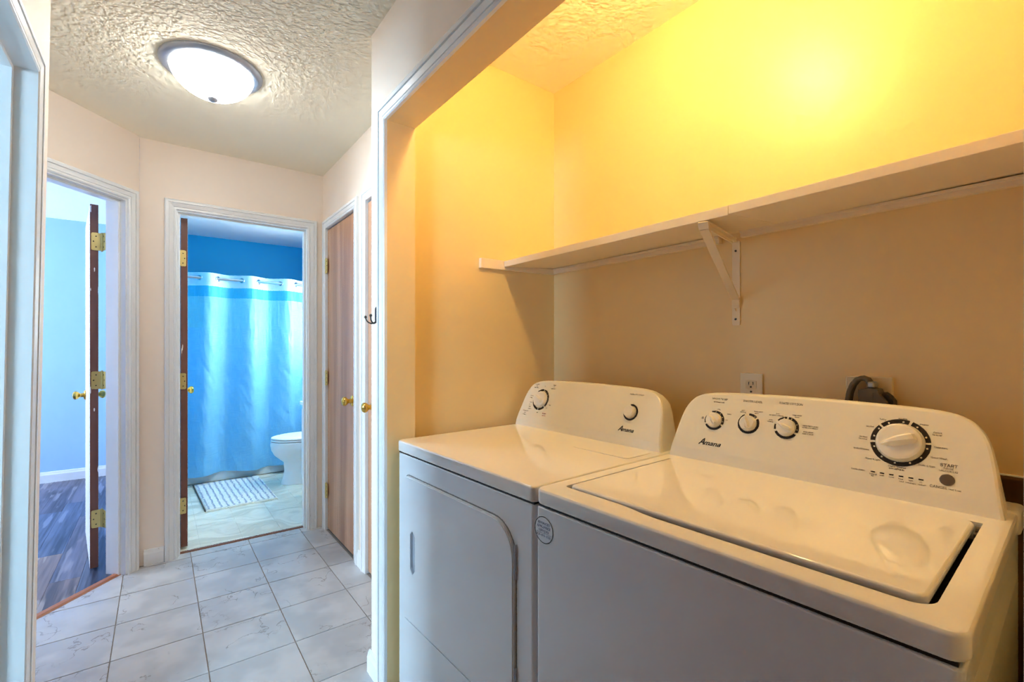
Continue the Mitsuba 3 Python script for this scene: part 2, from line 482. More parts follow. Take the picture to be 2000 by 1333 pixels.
smesh('wall_hall_back', box(-0.45, 0.75, -3.1, -3.0, 0, H), TAUPE)
smesh('ceiling', box(-1.25, 1.58, -3.12, YF + 0.058, H, H + 0.08), CEIL, 'textured cream ceiling')
# side room on the left (only its daylight and a sliver of it show)
smesh('wall_side_room_far', box(-3.3, -0.43, 2.03, 2.064, 0, H), SIDEW)
smesh('wall_side_room_near', box(-3.3, -0.43, -1.3, -1.2, 0, H), SIDEW)
smesh('wall_side_room_window', wall((-3.2, -1.3), (-3.2, 2.06), 0, H, [(1.3 - 0.4, 1.3 + 0.85, 0.9, 2.0)], 0.1), SIDEW)
smesh('wall_side_room_right', box(-0.442, -0.432, -1.3, LD[0] - 0.08, 0, H), SIDEW)
smesh('ceiling_side_room', box(-3.3, -0.38, -1.3, 2.064, H, H + 0.06), SIDEW)
smesh('floor_side_room', box(-3.3, -0.36, -1.3, 2.064, -0.03, -0.004), PLANKS[0])
# bedroom
smesh('wall_bedroom_far', box(-3.1, -0.06, 5.94, 6.04, 0, H), BEDW, 'sky blue bedroom wall')
smesh('wall_bedroom_left', wall((-3.0, 2.3), (-3.0, 5.95), 0, H, [(1.9, 3.3, 0.85, 2.1)], 0.1), BEDW)
smesh('wall_bedroom_right', box(-0.13, -0.07, YF + 0.06, 5.95, 0, H), BEDW)
smesh('wall_bedroom_near', box(-3.1, -1.0, 2.25, 2.33, 0, H), BEDW)
smesh('ceiling_bedroom', wall((0, 0), (1, 0), 0, 1, [], 0.1) if False else extr(Polygon([(-3.1, 2.25), (-1.02, 2.25), tuple(b1), tuple(b0), (-0.065, YF + 0.1), (-0.065, 6.04), (-3.1, 6.04)]), 0.06).apply_translation([0, 0, H]), CEIL2)
# bathroom
XR = 1.52
smesh('wall_bathroom_far', box(-0.06, XR + 0.1, 5.94, 6.04, 0, H), BATHW, 'bright blue bathroom wall above the shower curtain')
smesh('wall_bathroom_left', box(-0.06, 0.01, YF + 0.122, 5.94, 0, H), BATHW)
smesh('wall_bathroom_right', wall((XR, YF + 0.06), (XR, 5.94), 0, H, [(4.22 - YF - 0.06, 4.88 - YF - 0.06, 1.12, 1.98)], -0.1), BATHW)
smesh('ceiling_bathroom', box(-0.06, XR + 0.1, YF + 0.06, 6.04, H, H + 0.06), CEIL2)


# windows: off camera, the rooms' daylight
def window(name, x, y0, y1, z0, z1, radiance, label):
    w = struct(name, label)
    fr = sbox(y0, z0, y1, z1).difference(sbox(y0 + 0.05, z0 + 0.05, y1 - 0.05, z1 - 0.05)).union(sbox(y0, (z0 + z1) / 2 - 0.02, y1, (z0 + z1) / 2 + 0.02))
    m = extr(fr, 0.05)
    obj('frame', on_wall(m, (x - 0.06, 0), (0, 1), (1, 0)), TRIM, w)
    P = np.array([[[x - 0.05, y0 + 0.04, z0 + 0.04], [x - 0.05, y1 - 0.04, z0 + 0.04]], [[x - 0.05, y0 + 0.04, z1 - 0.04], [x - 0.05, y1 - 0.04, z1 - 0.04]]])
    g = grid_mesh(P)
    if g.face_normals[0][0] < 0: g.invert()
    kk = free(w + '__pane')
    scene[kk] = {**mikit.ply(g, CEIL2), 'emitter': {'type': 'area', 'radiance': rgb(radiance)}}


window('window_1', -3.2, -0.4, 0.85, 0.9, 2.0, SIDE_WINDOW, 'daylit window of the side room')
window('window_2', -3.0, 4.2, 5.6, 0.85, 2.1, BED_WINDOW, 'daylit window of the bedroom')

w = struct('window_3', 'daylit window over the toilet')
obj('frame', on_wall(extr(sbox(4.22, 1.12, 4.88, 1.98).difference(sbox(4.27, 1.17, 4.83, 1.93)).union(sbox(4.22, 1.53, 4.88, 1.57)), 0.04), (XR + 0.055, 0), (0, 1), (-1, 0)), TRIM, w)
g = grid_mesh(np.array([[[XR + 0.05, 4.26, 1.16], [XR + 0.05, 4.84, 1.16]], [[XR + 0.05, 4.26, 1.94], [XR + 0.05, 4.84, 1.94]]]))
if g.face_normals[0][0] > 0: g.invert()
scene[w + '__pane'] = {**mikit.ply(g, CEIL2), 'emitter': {'type': 'area', 'radiance': rgb(BATH_WINDOW)}}

# ------------------------------------------------------------------ floors
smesh('floor', extr(Polygon([(-0.43, -3.1), (1.5, -3.1), (1.5, YF + 0.06), (-0.087, YF + 0.06), tuple(A + NB * 0.05), tuple(a1 + NB * 0.05), (-1.2, 2.06), (-0.43, 2.06)]), 0.02).apply_translation([0, 0, -0.0225]), GROUT, 'grey tiled hall floor')
hall = Polygon([(XLW + 0.002, -2.99), (XL - 0.002, -2.99), (XL - 0.002, 0.03), (1.46, 0.03), (1.46, YS - 0.002), (0.76, YS - 0.002), (0.755, YJ + 0.012), (XL - 0.002, YJ + 0.012), (XL - 0.002, YE + 0.002), (XC - 0.002, YE + 0.002), (XC - 0.002, YF - 0.002), (BD[1], YF - 0.002), (BD[1], YF + 0.052), (BD[0], YF + 0.052), (BD[0], YF - 0.002), tuple(A + np.array([0.004, 0.0])),
                tuple(A + E_ * AD[0] - NB * 0.002), tuple(A + E_ * AD[0] + NB * 0.028), tuple(A + E_ * AD[1] + NB * 0.028), tuple(A + E_ * AD[1] - NB * 0.002), tuple(a1), (-1.08, YLE + 0.004), (XLW + 0.002, YLE + 0.004)]).buffer(0)
G = 0.0022
for i in range(-4, 5):
    for j in range(-6, 6):
        x0, y0 = -0.153 + 0.305 * i, 1.80 + 0.305 * j
        t = sbox(x0 + G, y0 + G, x0 + 0.305 - G, y0 + 0.305 - G).intersection(hall)
        if t.area < 2e-4: continue
        m = extr(t, 0.0035).apply_translation([0, 0, -0.0035])
        obj('tile', m, TILE, 'floor')
fb = smesh('floor_bathroom', box(-0.0, XR + 0.05, YF + 0.055, 5.95, -0.03, -0.0016), BGROUT, 'pale stone-look bathroom floor')
for i in range(-1, 7):
    for j in range(0, 4):
        x0, y0 = 0.207 + 0.2275 * i, YF + 0.06 + 0.455 * j - (0.2 if i % 2 else 0.0)
        t = sbox(x0 + 0.0008, y0 + 0.0008, x0 + 0.2275 - 0.0008, y0 + 0.455 - 0.0008).intersection(sbox(0.01, YF + 0.11, XR, 5.06).union(sbox(BD[0], YF + 0.056, BD[1], YF + 0.2)))
        if t.area < 1e-3: continue
        obj('tile', extr(t, 0.002).apply_translation([0, 0, -0.002]), BTILE, fb)
bedpoly = Polygon([(-3.0, 2.33), (-1.06, 2.33), tuple(b1), tuple(A + E_ * AD[1] + NB * 0.12), tuple(A + E_ * AD[1] + NB * 0.046), tuple(A + E_ * AD[0] + NB * 0.046), tuple(A + E_ * AD[0] + NB * 0.12), (-0.13, YF + 0.1), (-0.13, 5.94), (-3.0, 5.94)]).buffer(0)
fbed = smesh('floor_bedroom', extr(bedpoly, 0.02).apply_translation([0, 0, -0.024]), DARKGAP, 'dark blue-grey plank floor of the bedroom')
ends = {0: 3.40, 1: 3.98, 2: 3.52, -1: 3.85, 3: 4.2}
for i in range(-8, 3):
    x0 = -0.4575 + 0.1235 * i
    e0 = ends.get(i, 3.2 + 1.1 * rng.random()) - 2.4
    for j in range(0, 5):
        t = sbox(x0 + 0.0006, e0 + 1.2 * j + 0.0006, x0 + 0.1229, e0 + 1.2 * (j + 1) - 0.0006).intersection(bedpoly)
        if t.area < 5e-4: continue
        pick = 2 if e0 + 1.2 * j < 3.3 and i in (-1, 0, 1) and rng.random() < 0.6 else rng.choice([0, 0, 1])
        obj('plank', extr(t, 0.005).apply_translation([0, 0, -0.004]), PLANKS[pick], fbed)

# ------------------------------------------------------------------ trim and doors
# laundry opening
t = struct('trim_2', 'white casing round the wide laundry opening')
obj('casing', on_wall(sweep_u(0.0572, YJ, 0.0, 2.041, CASING), (XL, 0), (0, 1), (-1, 0)), TRIM, t)
obj('jamb_lining', cat_([box(XL - 0.0, 0.752, YJ, YJ + 0.0145, 0, 2.041), box(XL, 0.752, 0.0427, 0.0572, 0, 2.041), box(XL, 0.752, 0.0427, YJ + 0.0145, 2.041, 2.0555)]), LPAINT, t)
# left doorway
t = struct('trim_3', 'white casing, jamb and stop of the near left doorway')
obj('casing', lean(on_wall(sweep_u(LD[0], LD[1], 0.0, 2.047, CASING), (XLW, 0), (0, 1), (1, 0))), TRIM, t)
obj('jamb', lean(cat_([box(XLW - 0.112, XLW, LD[1], LD[1] + 0.0145, 0, 2.047), box(XLW - 0.112, XLW, LD[0] - 0.0145, LD[0], 0, 2.047), box(XLW - 0.112, XLW, LD[0] - 0.0145, LD[1] + 0.0145, 2.047, 2.061)])), TRIM, t)
obj('stop', lean(cat_([box(XLW - 0.080, XLW - 0.040, LD[1] - 0.012, LD[1] - 0.0002, 0, 2.0468, 0.002), box(XLW - 0.080, XLW - 0.040, LD[0] + 0.0002, LD[0] + 0.012, 0, 2.0468, 0.002), box(XLW - 0.080, XLW - 0.040, LD[0] + 0.012, LD[1] - 0.012, 2.035, 2.0468, 0.002)])), TRIM, t)
# bedroom doorway (slanted wall)


def on_slant(mesh):
    return on_wall(mesh, A, E_, -NB)


def slant_pt(tt, d, z=0.0):
    q = A + E_ * tt + NB * d
    return np.array([q[0], q[1], z])


t = struct('trim_4', 'white moulded casing and jamb of the bedroom doorway')
obj('casing', on_slant(sweep_u(AD[0] - 0.008, AD[1] + 0.008, 0.0, 2.043, [(o * 1.0, d) for o, d in CASING])), TRIM, t)
dp = 0.115
jm = cat_([box(AD[0] - 0.0145, AD[0], 0, 2.035, -dp, 0.0), box(AD[1], AD[1] + 0.0145, 0, 2.035, -dp, 0.0), box(AD[0] - 0.0145, AD[1] + 0.0145, 2.035, 2.0495, -dp, 0.0)])
obj('jamb', on_slant(jm), TRIM, t)
st = cat_([box(AD[0] + 0.0002, AD[0] + 0.012, 0, 2.0348, -0.070, -0.030, 0.002), box(AD[1] - 0.012, AD[1] - 0.0002, 0, 2.0348, -0.070, -0.030, 0.002), box(AD[0] + 0.012, AD[1] - 0.012, 2.023, 2.0348, -0.070, -0.030, 0.002)])
obj('stop', on_slant(st), TRIM, t)
obj('threshold', on_slant(hull([[AD[0], 0.0, -0.026], [AD[1], 0.0, -0.026], [AD[0], 0.008, -0.036], [AD[1], 0.008, -0.036], [AD[0], 0.010, -0.058], [AD[1], 0.010, -0.058], [AD[0], 0.0015, -0.072], [AD[1], 0.0015, -0.072]])), THRESH, t, label='orange wooden threshold strip')
# bathroom doorway
t = struct('trim_5', 'white moulded casing and jamb of the bathroom doorway')
obj('casing', on_wall(sweep_u(BD[0] - 0.006, BD[1] + 0.006, 0.0, 2.041, [(o * 0.97, d) for o, d in CASING]), (0, YF), (1, 0), (0, -1)), TRIM, t)
obj('jamb', cat_([box(BD[0] - 0.0145, BD[0], YF, YF + 0.12, 0, 2.035), box(BD[1], BD[1] + 0.0145, YF, YF + 0.12, 0, 2.035), box(BD[0] - 0.0145, BD[1] + 0.0145, YF, YF + 0.12, 2.035, 2.0495)]), TRIM, t)
obj('stop', cat_([box(BD[0] + 0.0002, BD[0] + 0.011, YF + 0.03, YF + 0.07, 0, 2.0348, 0.002), box(BD[1] - 0.011, BD[1] - 0.0002, YF + 0.03, YF + 0.07, 0, 2.0348, 0.002), box(BD[0] + 0.011, BD[1] - 0.011, YF + 0.03, YF + 0.07, 2.024, 2.0348, 0.002)]), TRIM, t)
obj('threshold', hull([[x, y, z] for x in (BD[0], BD[1]) for y, z in ((YF + 0.050, 0.0), (YF + 0.055, 0.006), (YF + 0.075, 0.006), (YF + 0.082, 0.0))]), THRESHD, t, label='brown threshold strip')
# closet casings
CAS_N = [(o * 0.95, d * 0.9) for o, d in CASING]
t = struct('trim_6', 'white casing round the far closet door')
obj('casing', on_wall(sweep_u(CL1[0], CL1[1], 0.0, 2.037, CAS_N), (XC, 0), (0, 1), (-1, 0)), TRIM, t)
obj('jamb', cat_([box(XC, XC + 0.1, CL1[0] - 0.0145, CL1[0], 0, 2.037), box(XC, XC + 0.1, CL1[1], CL1[1] + 0.0145, 0, 2.037), box(XC, XC + 0.1, CL1[0] - 0.0145, CL1[1] + 0.0145, 2.037, 2.0495)]), TRIM, t)
t = struct('trim_7', 'white casing round the near closet door')
obj('casing', on_wall(sweep_u(CL2[0], CL2[1], 0.0, 2.037, CAS_N), (XC, 0), (0, 1), (-1, 0)), TRIM, t)
obj('jamb', cat_([box(XC, XC + 0.1, CL2[0] - 0.0145, CL2[0], 0, 2.037), box(XC, XC + 0.1, CL2[1], CL2[1] + 0.0145, 0, 2.037), box(XC, XC + 0.1, CL2[0] - 0.0145, CL2[1] + 0.0145, 2.037, 2.0495)]), TRIM, t)


def base_prof(L, h=0.088, d=0.013):
    p = Polygon([(0, 0), (d, 0), (d, h * 0.72), (d * 0.6, h * 0.86), (d * 0.5, h * 0.96), (0.001, h), (0, h)])
    m = extr(p, L)   # (depth, z, along)
    return xf(m, mat4([0, 0, 1], [0, 1, 0], [1, 0, 0], [0, 0, 0]))   # -> (along, z, depth)


def baseboard(name, p0, p1, nrm, label=None, h=0.088):
    p0, p1 = np.array(p0), np.array(p1)
    d = (p1 - p0) / np.linalg.norm(p1 - p0)
    smesh(name, on_wall(base_prof(np.linalg.norm(p1 - p0), h), p0, d, nrm), TRIM, label)


baseboard('baseboard_far', (-0.068, YF), (BD[0] - 0.066, YF), (0, -1), 'short white baseboard between the bedroom and bathroom doorways')
baseboard('baseboard_laundry', (XL, YJ + 0.062), (XL, YE + 0.013), (-1, 0), 'white baseboard at the foot of the laundry corner', 0.082)
baseboard('baseboard_corner', (XL - 0.012, YE), (XC, YE), (0, 1), None, 0.082)
baseboard('baseboard_closets', (XC, CL2[1] + 0.058), (XC, CL1[0] - 0.058), (-1, 0), 'white baseboard block between the closet doors')
baseboard('baseboard_left', (XLW, LD[1] + 0.062), (XLW, YLE), (1, 0))
baseboard('baseboard_bedroom', (-2.99, 5.94), (-0.131, 5.94), (0, -1), 'white baseboard under the sky blue bedroom wall', 0.1)
baseboard('baseboard_bedroom_right', (-0.13, 5.93), (-0.13, YF + 0.13), (-1, 0), None, 0.1)
baseboard('baseboard_bathroom', (0.01, 5.05), (0.01, YF + 0.2), (1, 0))

# bedroom door: open, seen edge on
d1 = struct('door_1', 'white bedroom door standing open, its brown edge towards the hall')
pe = np.array([-0.285, 3.455]); dd = np.array([-0.0845, 0.713]); dd /= np.linalg.norm(dd); dn = np.array([dd[1], -dd[0]])
TH, WD = 0.0355, 0.715


def in_door(mesh, o, d, n):
    m = xf(mesh, mat4([d[0], d[1], 0], [n[0], n[1], 0], [0, 0, 1], [o[0], o[1], 0]))
    if m.volume < 0: m.invert()
    return m


obj('slab', in_door(box(0.0016, WD, -TH / 2, TH / 2, 0.012, 2.028, 0.001), pe, dd, dn), DWHITE, d1)
obj('hinge_edge', in_door(box(0.0, 0.0018, -TH / 2 + 0.0006, TH / 2 - 0.0006, 0.013, 2.027), pe, dd, dn), DEDGE, d1, label='chipped brown door edge')
for z in (1.822, 1.053, 0.284):
    pin = pe + dn * (TH / 2 + 0.0145) - dd * 0.004
    hinge(d1, (pin[0], pin[1], z), -dn - dd * 0.02, (slant_pt(0.08, 0.085)[:2] - pin), BRASSD, w=0.045)
for sg in (1, -1):
    c = pe + dd * (WD - 0.065) + dn * sg * TH / 2
    door_knob(d1, (c[0], c[1], 0.925), (dn[0] * sg, dn[1] * sg, 0))
# bathroom door
d2 = struct('door_2', 'bathroom door standing open, its brown edge towards the hall')
obj('slab', box(0.107, 0.142, 3.4905, 4.195, 0.012, 2.028, 0.001), DWHITE, d2)
obj('hinge_edge', box(0.1076, 0.1414, 3.4885, 3.4906, 0.013, 2.027), DEDGE, d2, label='chipped brown door edge')
for z in (1.78, 1.028, 0.266):
    hinge(d2, (0.0985, 3.4815, z), (1, 0.07), (0.002, -1), BRASSD)
door_knob(d2, (0.142, 4.13, 0.925), (1, 0, 0))
door_knob(d2, (0.107, 4.13, 0.925), (-1, 0, 0))
# closet doors
d3 = struct('door_3', 'closed wood-grain closet door, the far one, next to the bathroom')
obj('slab', box(XC + 0.006, XC + 0.040, CL1[0] + 0.003, CL1[1] - 0.003, 0.012, 2.026, 0.0015), OAK, d3)
for z in (1.785, 1.03, 0.27):
    hinge(d3, (XC - 0.005, CL1[1] - 0.001, z), (0.06, -1), (0.0, 1), BRASSD, w=0.03)
door_knob(d3, (XC + 0.006, CL1[0] + 0.065, 0.920), (-1, 0, 0))
d4 = struct('door_4', 'closed wood-grain closet door, the near one, mostly behind the laundry corner')
obj('slab', box(XC + 0.006, XC + 0.040, CL2[0] + 0.003, CL2[1] - 0.003, 0.012, 2.026, 0.0015), OAK, d4)
door_knob(d4, (XC + 0.006, CL2[1] - 0.085, 0.918), (-1, 0, 0))

for y0_, y1_ in ((0.12, 0.92), (-0.98, -0.18)):
    d5 = struct('door_5', 'wood-grain closet door facing the washer' if y0_ > 0 else 'wood-grain closet door behind the camera')
    obj('slab', lean(box(XLW + 0.0005, XLW + 0.012, y0_, y1_, 0.012, 2.03, 0.0015)), OAK, d5)
    obj('casing', lean(on_wall(sweep_u(y0_ - 0.003, y1_ + 0.003, 0.0, 2.034, CAS_N), (XLW, 0), (0, 1), (1, 0))), TRIM, d5, 25)

# ------------------------------------------------------------------ hall ceiling light
L = thing('ceiling_light', 'round flush ceiling light with a glowing white glass bowl and grey metal rim', 'ceiling light')
LC = np.array([0.183, 2.348])
obj('rim', lathe([(0.150, 2.402), (0.152, 2.398), (0.166, 2.399), (0.180, 2.404), (0.187, 2.412), (0.188, 2.4195), (0.150, 2.4195)], o=(LC[0], LC[1], 0), sections=64), NICKEL, L, 30, label='grey metal rim')
prof = [(0.0, 2.296)]
for i in range(1, 19):
    a = math.pi / 2 * i / 18
    prof.append((0.1545 * math.sin(a) ** 0.92, 2.403 - 0.107 * math.cos(a) ** 1.25))
dome = lathe(prof, o=(LC[0], LC[1], 0), sections=64)
nrm_c = (dome.triangles_center - np.array([LC[0], LC[1], 2.40]))
if (np.einsum('ij,ij->i', nrm_c, dome.face_normals)).mean() < 0: dome.invert()
kk = L + '__bowl'
scene[kk] = {**mikit.ply(dome, PORC, 40), 'emitter': {'type': 'area', 'radiance': rgb(HALL_LAMP)}}
labels[kk] = {'label': 'glowing white glass bowl'}
obj('finial', lathe([(0, 2.279), (0.008, 2.280), (0.016, 2.286), (0.018, 2.2925), (0.014, 2.297), (0, 2.299)], o=(LC[0], LC[1], 0)), NICKEL, L, 40, label='small grey finial')

# laundry lamp (above the frame): lampholder with a warm bulb
L = thing('laundry_lamp', 'warm bulb in a porcelain lampholder on the laundry alcove ceiling', 'lamp')
BX, BY, BZ = 0.845, 0.74, 2.285
obj('holder', lathe([(0, 2.345), (0.024, 2.345), (0.026, 2.37), (0.055, 2.39), (0.06, 2.4195), (0, 2.4195)], o=(BX, BY, 0)), PORC, L, 40)
bulb = lathe([(0, BZ - 0.035), (0.02, BZ - 0.030), (0.033, BZ - 0.012), (0.035, BZ + 0.002), (0.030, BZ + 0.02), (0.018, BZ + 0.045), (0.014, BZ + 0.0595), (0, BZ + 0.0595)], o=(BX, BY, 0), sections=24)
scene[L + '__bulb'] = {**mikit.ply(bulb, PORC, 60), 'emitter': {'type': 'area', 'radiance': rgb(LAUNDRY_BULB)}}

# ------------------------------------------------------------------ laundry: shelf
def sag(m, rise):
    m = m.copy(); v = np.array(m.vertices); v[:, 2] += (v[:, 0] - 1.173) / 0.295 * rise; m.vertices = v; return m


def rise(m):
    m = m.copy(); v = np.array(m.vertices); v[:, 2] += (0.62 - v[:, 1]) / 0.587 * 0.006; m.vertices = v; return m


s1 = thing('wall_shelf', 'cream painted board of the laundry shelf, left part, in the corner', 'shelf')
obj('board', sag(box(1.173, 1.4685, 0.6205, YS - 0.002, 1.5795, 1.6005, 0.0012), 0.020), SHELFM, s1)
obj('edge_band', box(1.170, 1.1728, 0.6205, YS - 0.002, 1.5765, 1.6020, 0.001), SHELFM, s1)
s2 = thing('wall_shelf', 'cream painted board of the laundry shelf, right part, over the washer', 'shelf')
obj('board', rise(sag(box(1.172, 1.4685, 0.0325, 0.6195, 1.5795, 1.6005, 0.0012), 0.020)), SHELFM, s2)
obj('edge_band', rise(box(1.169, 1.1718, 0.0325, 0.6195, 1.5785, 1.6015, 0.001)), SHELFM, s2)
c1 = single('shelf_cleat', cat_([hull([[x, y, z] for y in (YS - 0.0185, YS - 0.0005) for x, z in ((1.052, 1.563), (1.452, 1.570), (1.452, 1.5955), (1.174, 1.5775), (1.169, 1.5775), (1.052, 1.5775))]), box(1.052, 1.168, YS - 0.0185, YS - 0.0005, 1.5777, 1.6035, 0.001)]), SHELFM, 'yellow lit wooden cleat on the side wall under the shelf end', 'cleat')
c2 = single('shelf_cleat', cat_([box(XB - 0.0185, XB - 0.0005, 0.80, YS - 0.001, 1.5735, 1.5975, 0.001), box(XB - 0.0235, XB - 0.0187, 0.80, YS - 0.002, 1.587, 1.5965, 0.001)]), SHELFM, 'long cleat along the back wall under the left shelf board', 'cleat')
c3 = single('shelf_cleat', cat_([box(XB - 0.0185, XB - 0.0005, 0.0335, 0.731, 1.580, 1.6005, 0.001), box(XB - 0.023, XB - 0.0187, 0.0335, 0.731, 1.5915, 1.5998, 0.001)]), SHELFM, 'cleat along the back wall under the right shelf board', 'cleat')
# bracket
br = thing('shelf_bracket', 'cream metal shelf bracket with a slanting strut on the back wall', 'bracket')
YB0 = 0.752
pl = sbox(YB0 - 0.0125, 1.305, YB0 + 0.0125, 1.574).buffer(-0.006).buffer(0.006).difference(LineString([(YB0, 1.352), (YB0, 1.364)]).buffer(0.0022)).difference(LineString([(YB0 + 0.003, 1.36), (YB0 + 0.003, 1.366)]).buffer(0.003))
obj('wall_plate', on_wall(extr(pl, 0.003), (XB - 0.0006, 0), (0, 1), (-1, 0)), SHELFM, br)
TW = np.array([1.175, 0.690]); WW = np.array([XB - 0.008, YB0])
hd = (WW - TW) / np.linalg.norm(WW - TW); hn = np.array([-hd[1], hd[0]])
def flat(p, q, w, t_):
    """A strip from p to q, w wide sideways (along hn) and t_ thick."""
    p, q = np.array(p, float), np.array(q, float); d = (q - p) / np.linalg.norm(q - p)
    sd = np.array([hn[0], hn[1], 0]); up = np.cross(d, sd)
    return hull([b + sd * a * w / 2 + up * c * t_ / 2 for b in (p, q) for a in (-1, 1) for c in (-1, 1)])
obj('arm', cat_([flat([TW[0], TW[1], 1.5735], [WW[0] - 0.03, WW[1] - 0.006, 1.5735], 0.026, 0.004), flat([TW[0], TW[1], 1.566], [WW[0] - 0.03, WW[1] - 0.006, 1.566], 0.004, 0.011), flat([WW[0] - 0.06, WW[1] - 0.012, 1.571], [WW[0] - 0.0, WW[1], 1.571], 0.012, 0.004)]), SHELFM, br)
sp = [np.array([1.168, 0.689, 1.573]), np.array([1.178, 0.6915, 1.556]), np.array([1.30, 0.7165, 1.482]), np.array([1.435, 0.7445, 1.402]), np.array([1.458, 0.749, 1.388]), np.array([XB - 0.006, 0.7515, 1.360])]
strut = []
for i in range(len(sp) - 1):
    w = (0.026, 0.024, 0.022, 0.022, 0.022)[i]
    strut.append(flat(sp[i], sp[i + 1], w, 0.007))
obj('strut', cat_(strut), SHELFM, br)
for zz in (1.543, 1.325):
    obj('screw', cyl([XB - 0.005, YB0 + 0.001, zz], [XB - 0.0036, YB0 + 0.001, zz], 0.0035, 12), BRONZE, br)

# outlet
ot = thing('wall_outlet', 'ivory duplex wall outlet behind the washer console', 'outlet')
obj('cover_plate', rbox(0.669, 0.738, -0.0575, 0.0575, 0, 0.0055, 0.003, 0.0025).apply_transform(mat4([0, 1, 0], [0, 0, 1], [-1, 0, 0], [XB - 0.0004, 0.0, 1.0975])) if False else xf(rbox(0.669, 0.738, -0.0575, 0.0575, 0, 0.0055, 0.003, 0.0025), mat4([0, 1, 0], [0, 0, 1], [-1, 0, 0], [XB - 0.0004, 0.0, 1.0975])), IVORY, ot, 30)
scene[ot + '__cover_plate'] = mikit.ply(fixed(*[np.array(a) for a in (lambda m: (m.vertices, m.faces))(xf(rbox(0.669, 0.738, -0.0575, 0.0575, 0, 0.0055, 0.003, 0.0025), mat4([0, 1, 0], [0, 0, 1], [-1, 0, 0], [XB - 0.0004, 0.0, 1.0975])))]), IVORY, 30)


def on_back(mesh):  # (y, z, depth off the back wall)
    return on_wall(mesh, (XB, 0), (0, 1), (-1, 0))


for zc in (1.119, 1.076):
    r_ = obj('receptacle', on_back(extr(affinity.translate(sbox(-0.0165, -0.0125, 0.0165, 0.0125).union(Polygon([(0.0172 * math.cos(a), 0.0172 * math.sin(a)) for a in np.linspace(0, 2 * math.pi, 32)[:-1]]).intersection(sbox(-0.02, -0.0145, 0.02, 0.0145))), 0.7035, zc), 0.0018).apply_translation([0, 0, 0.0057])), IVORYD, ot)
    sl = [box(0.7035 - 0.0078, 0.7035 - 0.0054, zc + 0.0005, zc + 0.009, 0.0074, 0.0078), box(0.7035 + 0.0050, 0.7035 + 0.0074, zc - 0.0005, zc + 0.009, 0.0074, 0.0078), extr(affinity.translate(Polygon([(0.003 * math.cos(a), 0.003 * math.sin(a)) for a in np.linspace(0, 2 * math.pi, 16)[:-1]]), 0.7035, zc - 0.0068), 0.0004).apply_translation([0, 0, 0.0074])]
    obj('slots', on_back(cat_(sl)), INKB, r_)
obj('screw', on_back(extr(affinity.translate(Polygon([(0.003 * math.cos(a), 0.003 * math.sin(a)) for a in np.linspace(0, 2 * math.pi, 16)[:-1]]), 0.7035, 1.0975), 0.001).apply_translation([0, 0, 0.0058])), BRONZE, ot)

# dryer plug and its plate
dp_ = thing('dryer_outlet', 'yellowed square wall plate behind the grey dryer plug', 'outlet')
obj('cover_plate', on_back(rbox(0.352, 0.452, 1.045, 1.160, 0.0004, 0.013, 0.004, 0.003)), IVORYD, dp_, 30)
pg = thing('dryer_plug', 'grey dryer plug with a thick cord looping up out of it', 'plug')
pb = Polygon([(0.411, 1.128), (0.411, 1.06), (0.352, 1.06), (0.3535, 1.101), (0.3615, 1.112), (0.3685, 1.119), (0.3715, 1.131), (0.39, 1.1325)])
obj('body', on_back(extr(pb, 0.045).apply_translation([0, 0, 0.0132])), CORD, pg)
obj('face_plate', on_back(extr(sbox(0.38, 1.07, 0.402, 1.1225), 0.0012).apply_translation([0, 0, 0.0582])), CORD, pg)
obj('side_rib', on_back(extr(Polygon([(0.352, 1.099), (0.3605, 1.110), (0.366, 1.1175), (0.362, 1.124), (0.350, 1.114), (0.343, 1.103), (0.343, 1.06), (0.352, 1.06)]), 0.03).apply_translation([0, 0, 0.014])), CORDB, pg)
cz = [(0.3885, 1.128), (0.390, 1.142), (0.3965, 1.1535), (0.407, 1.157), (0.418, 1.152), (0.428, 1.138), (0.4345, 1.118), (0.438, 1.095), (0.440, 1.06), (0.440, 0.98), (0.44, 0.90), (0.435, 0.75)]
cs = []
for off in (-0.0085, 0.0, 0.0085):
    cs.append(tube([[XB - 0.036 - off, y, z] for y, z in cz], 0.0062, 10))
obj('cord', cat_(cs), CORD, pg, 40, label='thick grey cord')
obj('clamp', on_back(box(0.379, 0.3935, 1.1335, 1.149, 0.018, 0.056, 0.003)), NICKEL, pg, label='metal cord clamp')
# washer hose in the recess
hs = single('washer_hose', tube([[XB + 0.05, 0.1, 0.86], [XB + 0.045, 0.11, 0.80], [XB + 0.03, 0.12, 0.72], [XB + 0.03, 0.115, 0.60], [XB + 0.04, 0.115, 0.45], [XB + 0.045, 0.11, 0.262]], 0.013, 12), CORDB, 'black hose in the dark gap beside the washer', 'hose', 40)

# ------------------------------------------------------------------ machines: own frame (x depth, y = -s, z)
RZ = trimesh.transformations.rotation_matrix(math.radians(2.0), [0, 0, 1]); RZ[:2, 3] = (0.678, 1.557)
K, X0, Z0 = 0.40, 0.525, 0.91
nk = math.sqrt(1 + K * K)


def M(mesh): return xf(mesh, RZ)


def face4(s, z, off=0.0):
    nn = np.array([-1, 0, K]) / nk
    o = np.array([X0 + K * (z - Z0), -s, z]) + nn * off
    return RZ @ mat4([0, -1, 0], np.array([K, 0, 1]) / nk, nn, o)


def sb(x0, x1, s0, s1, z0, z1, b=0.0): return box(x0, x1, -s1, -s0, z0, z1, b)
def srb(x0, x1, s0, s1, z0, z1, R, r): return rbox(x0, x1, -s1, -s0, z0, z1, R, r)


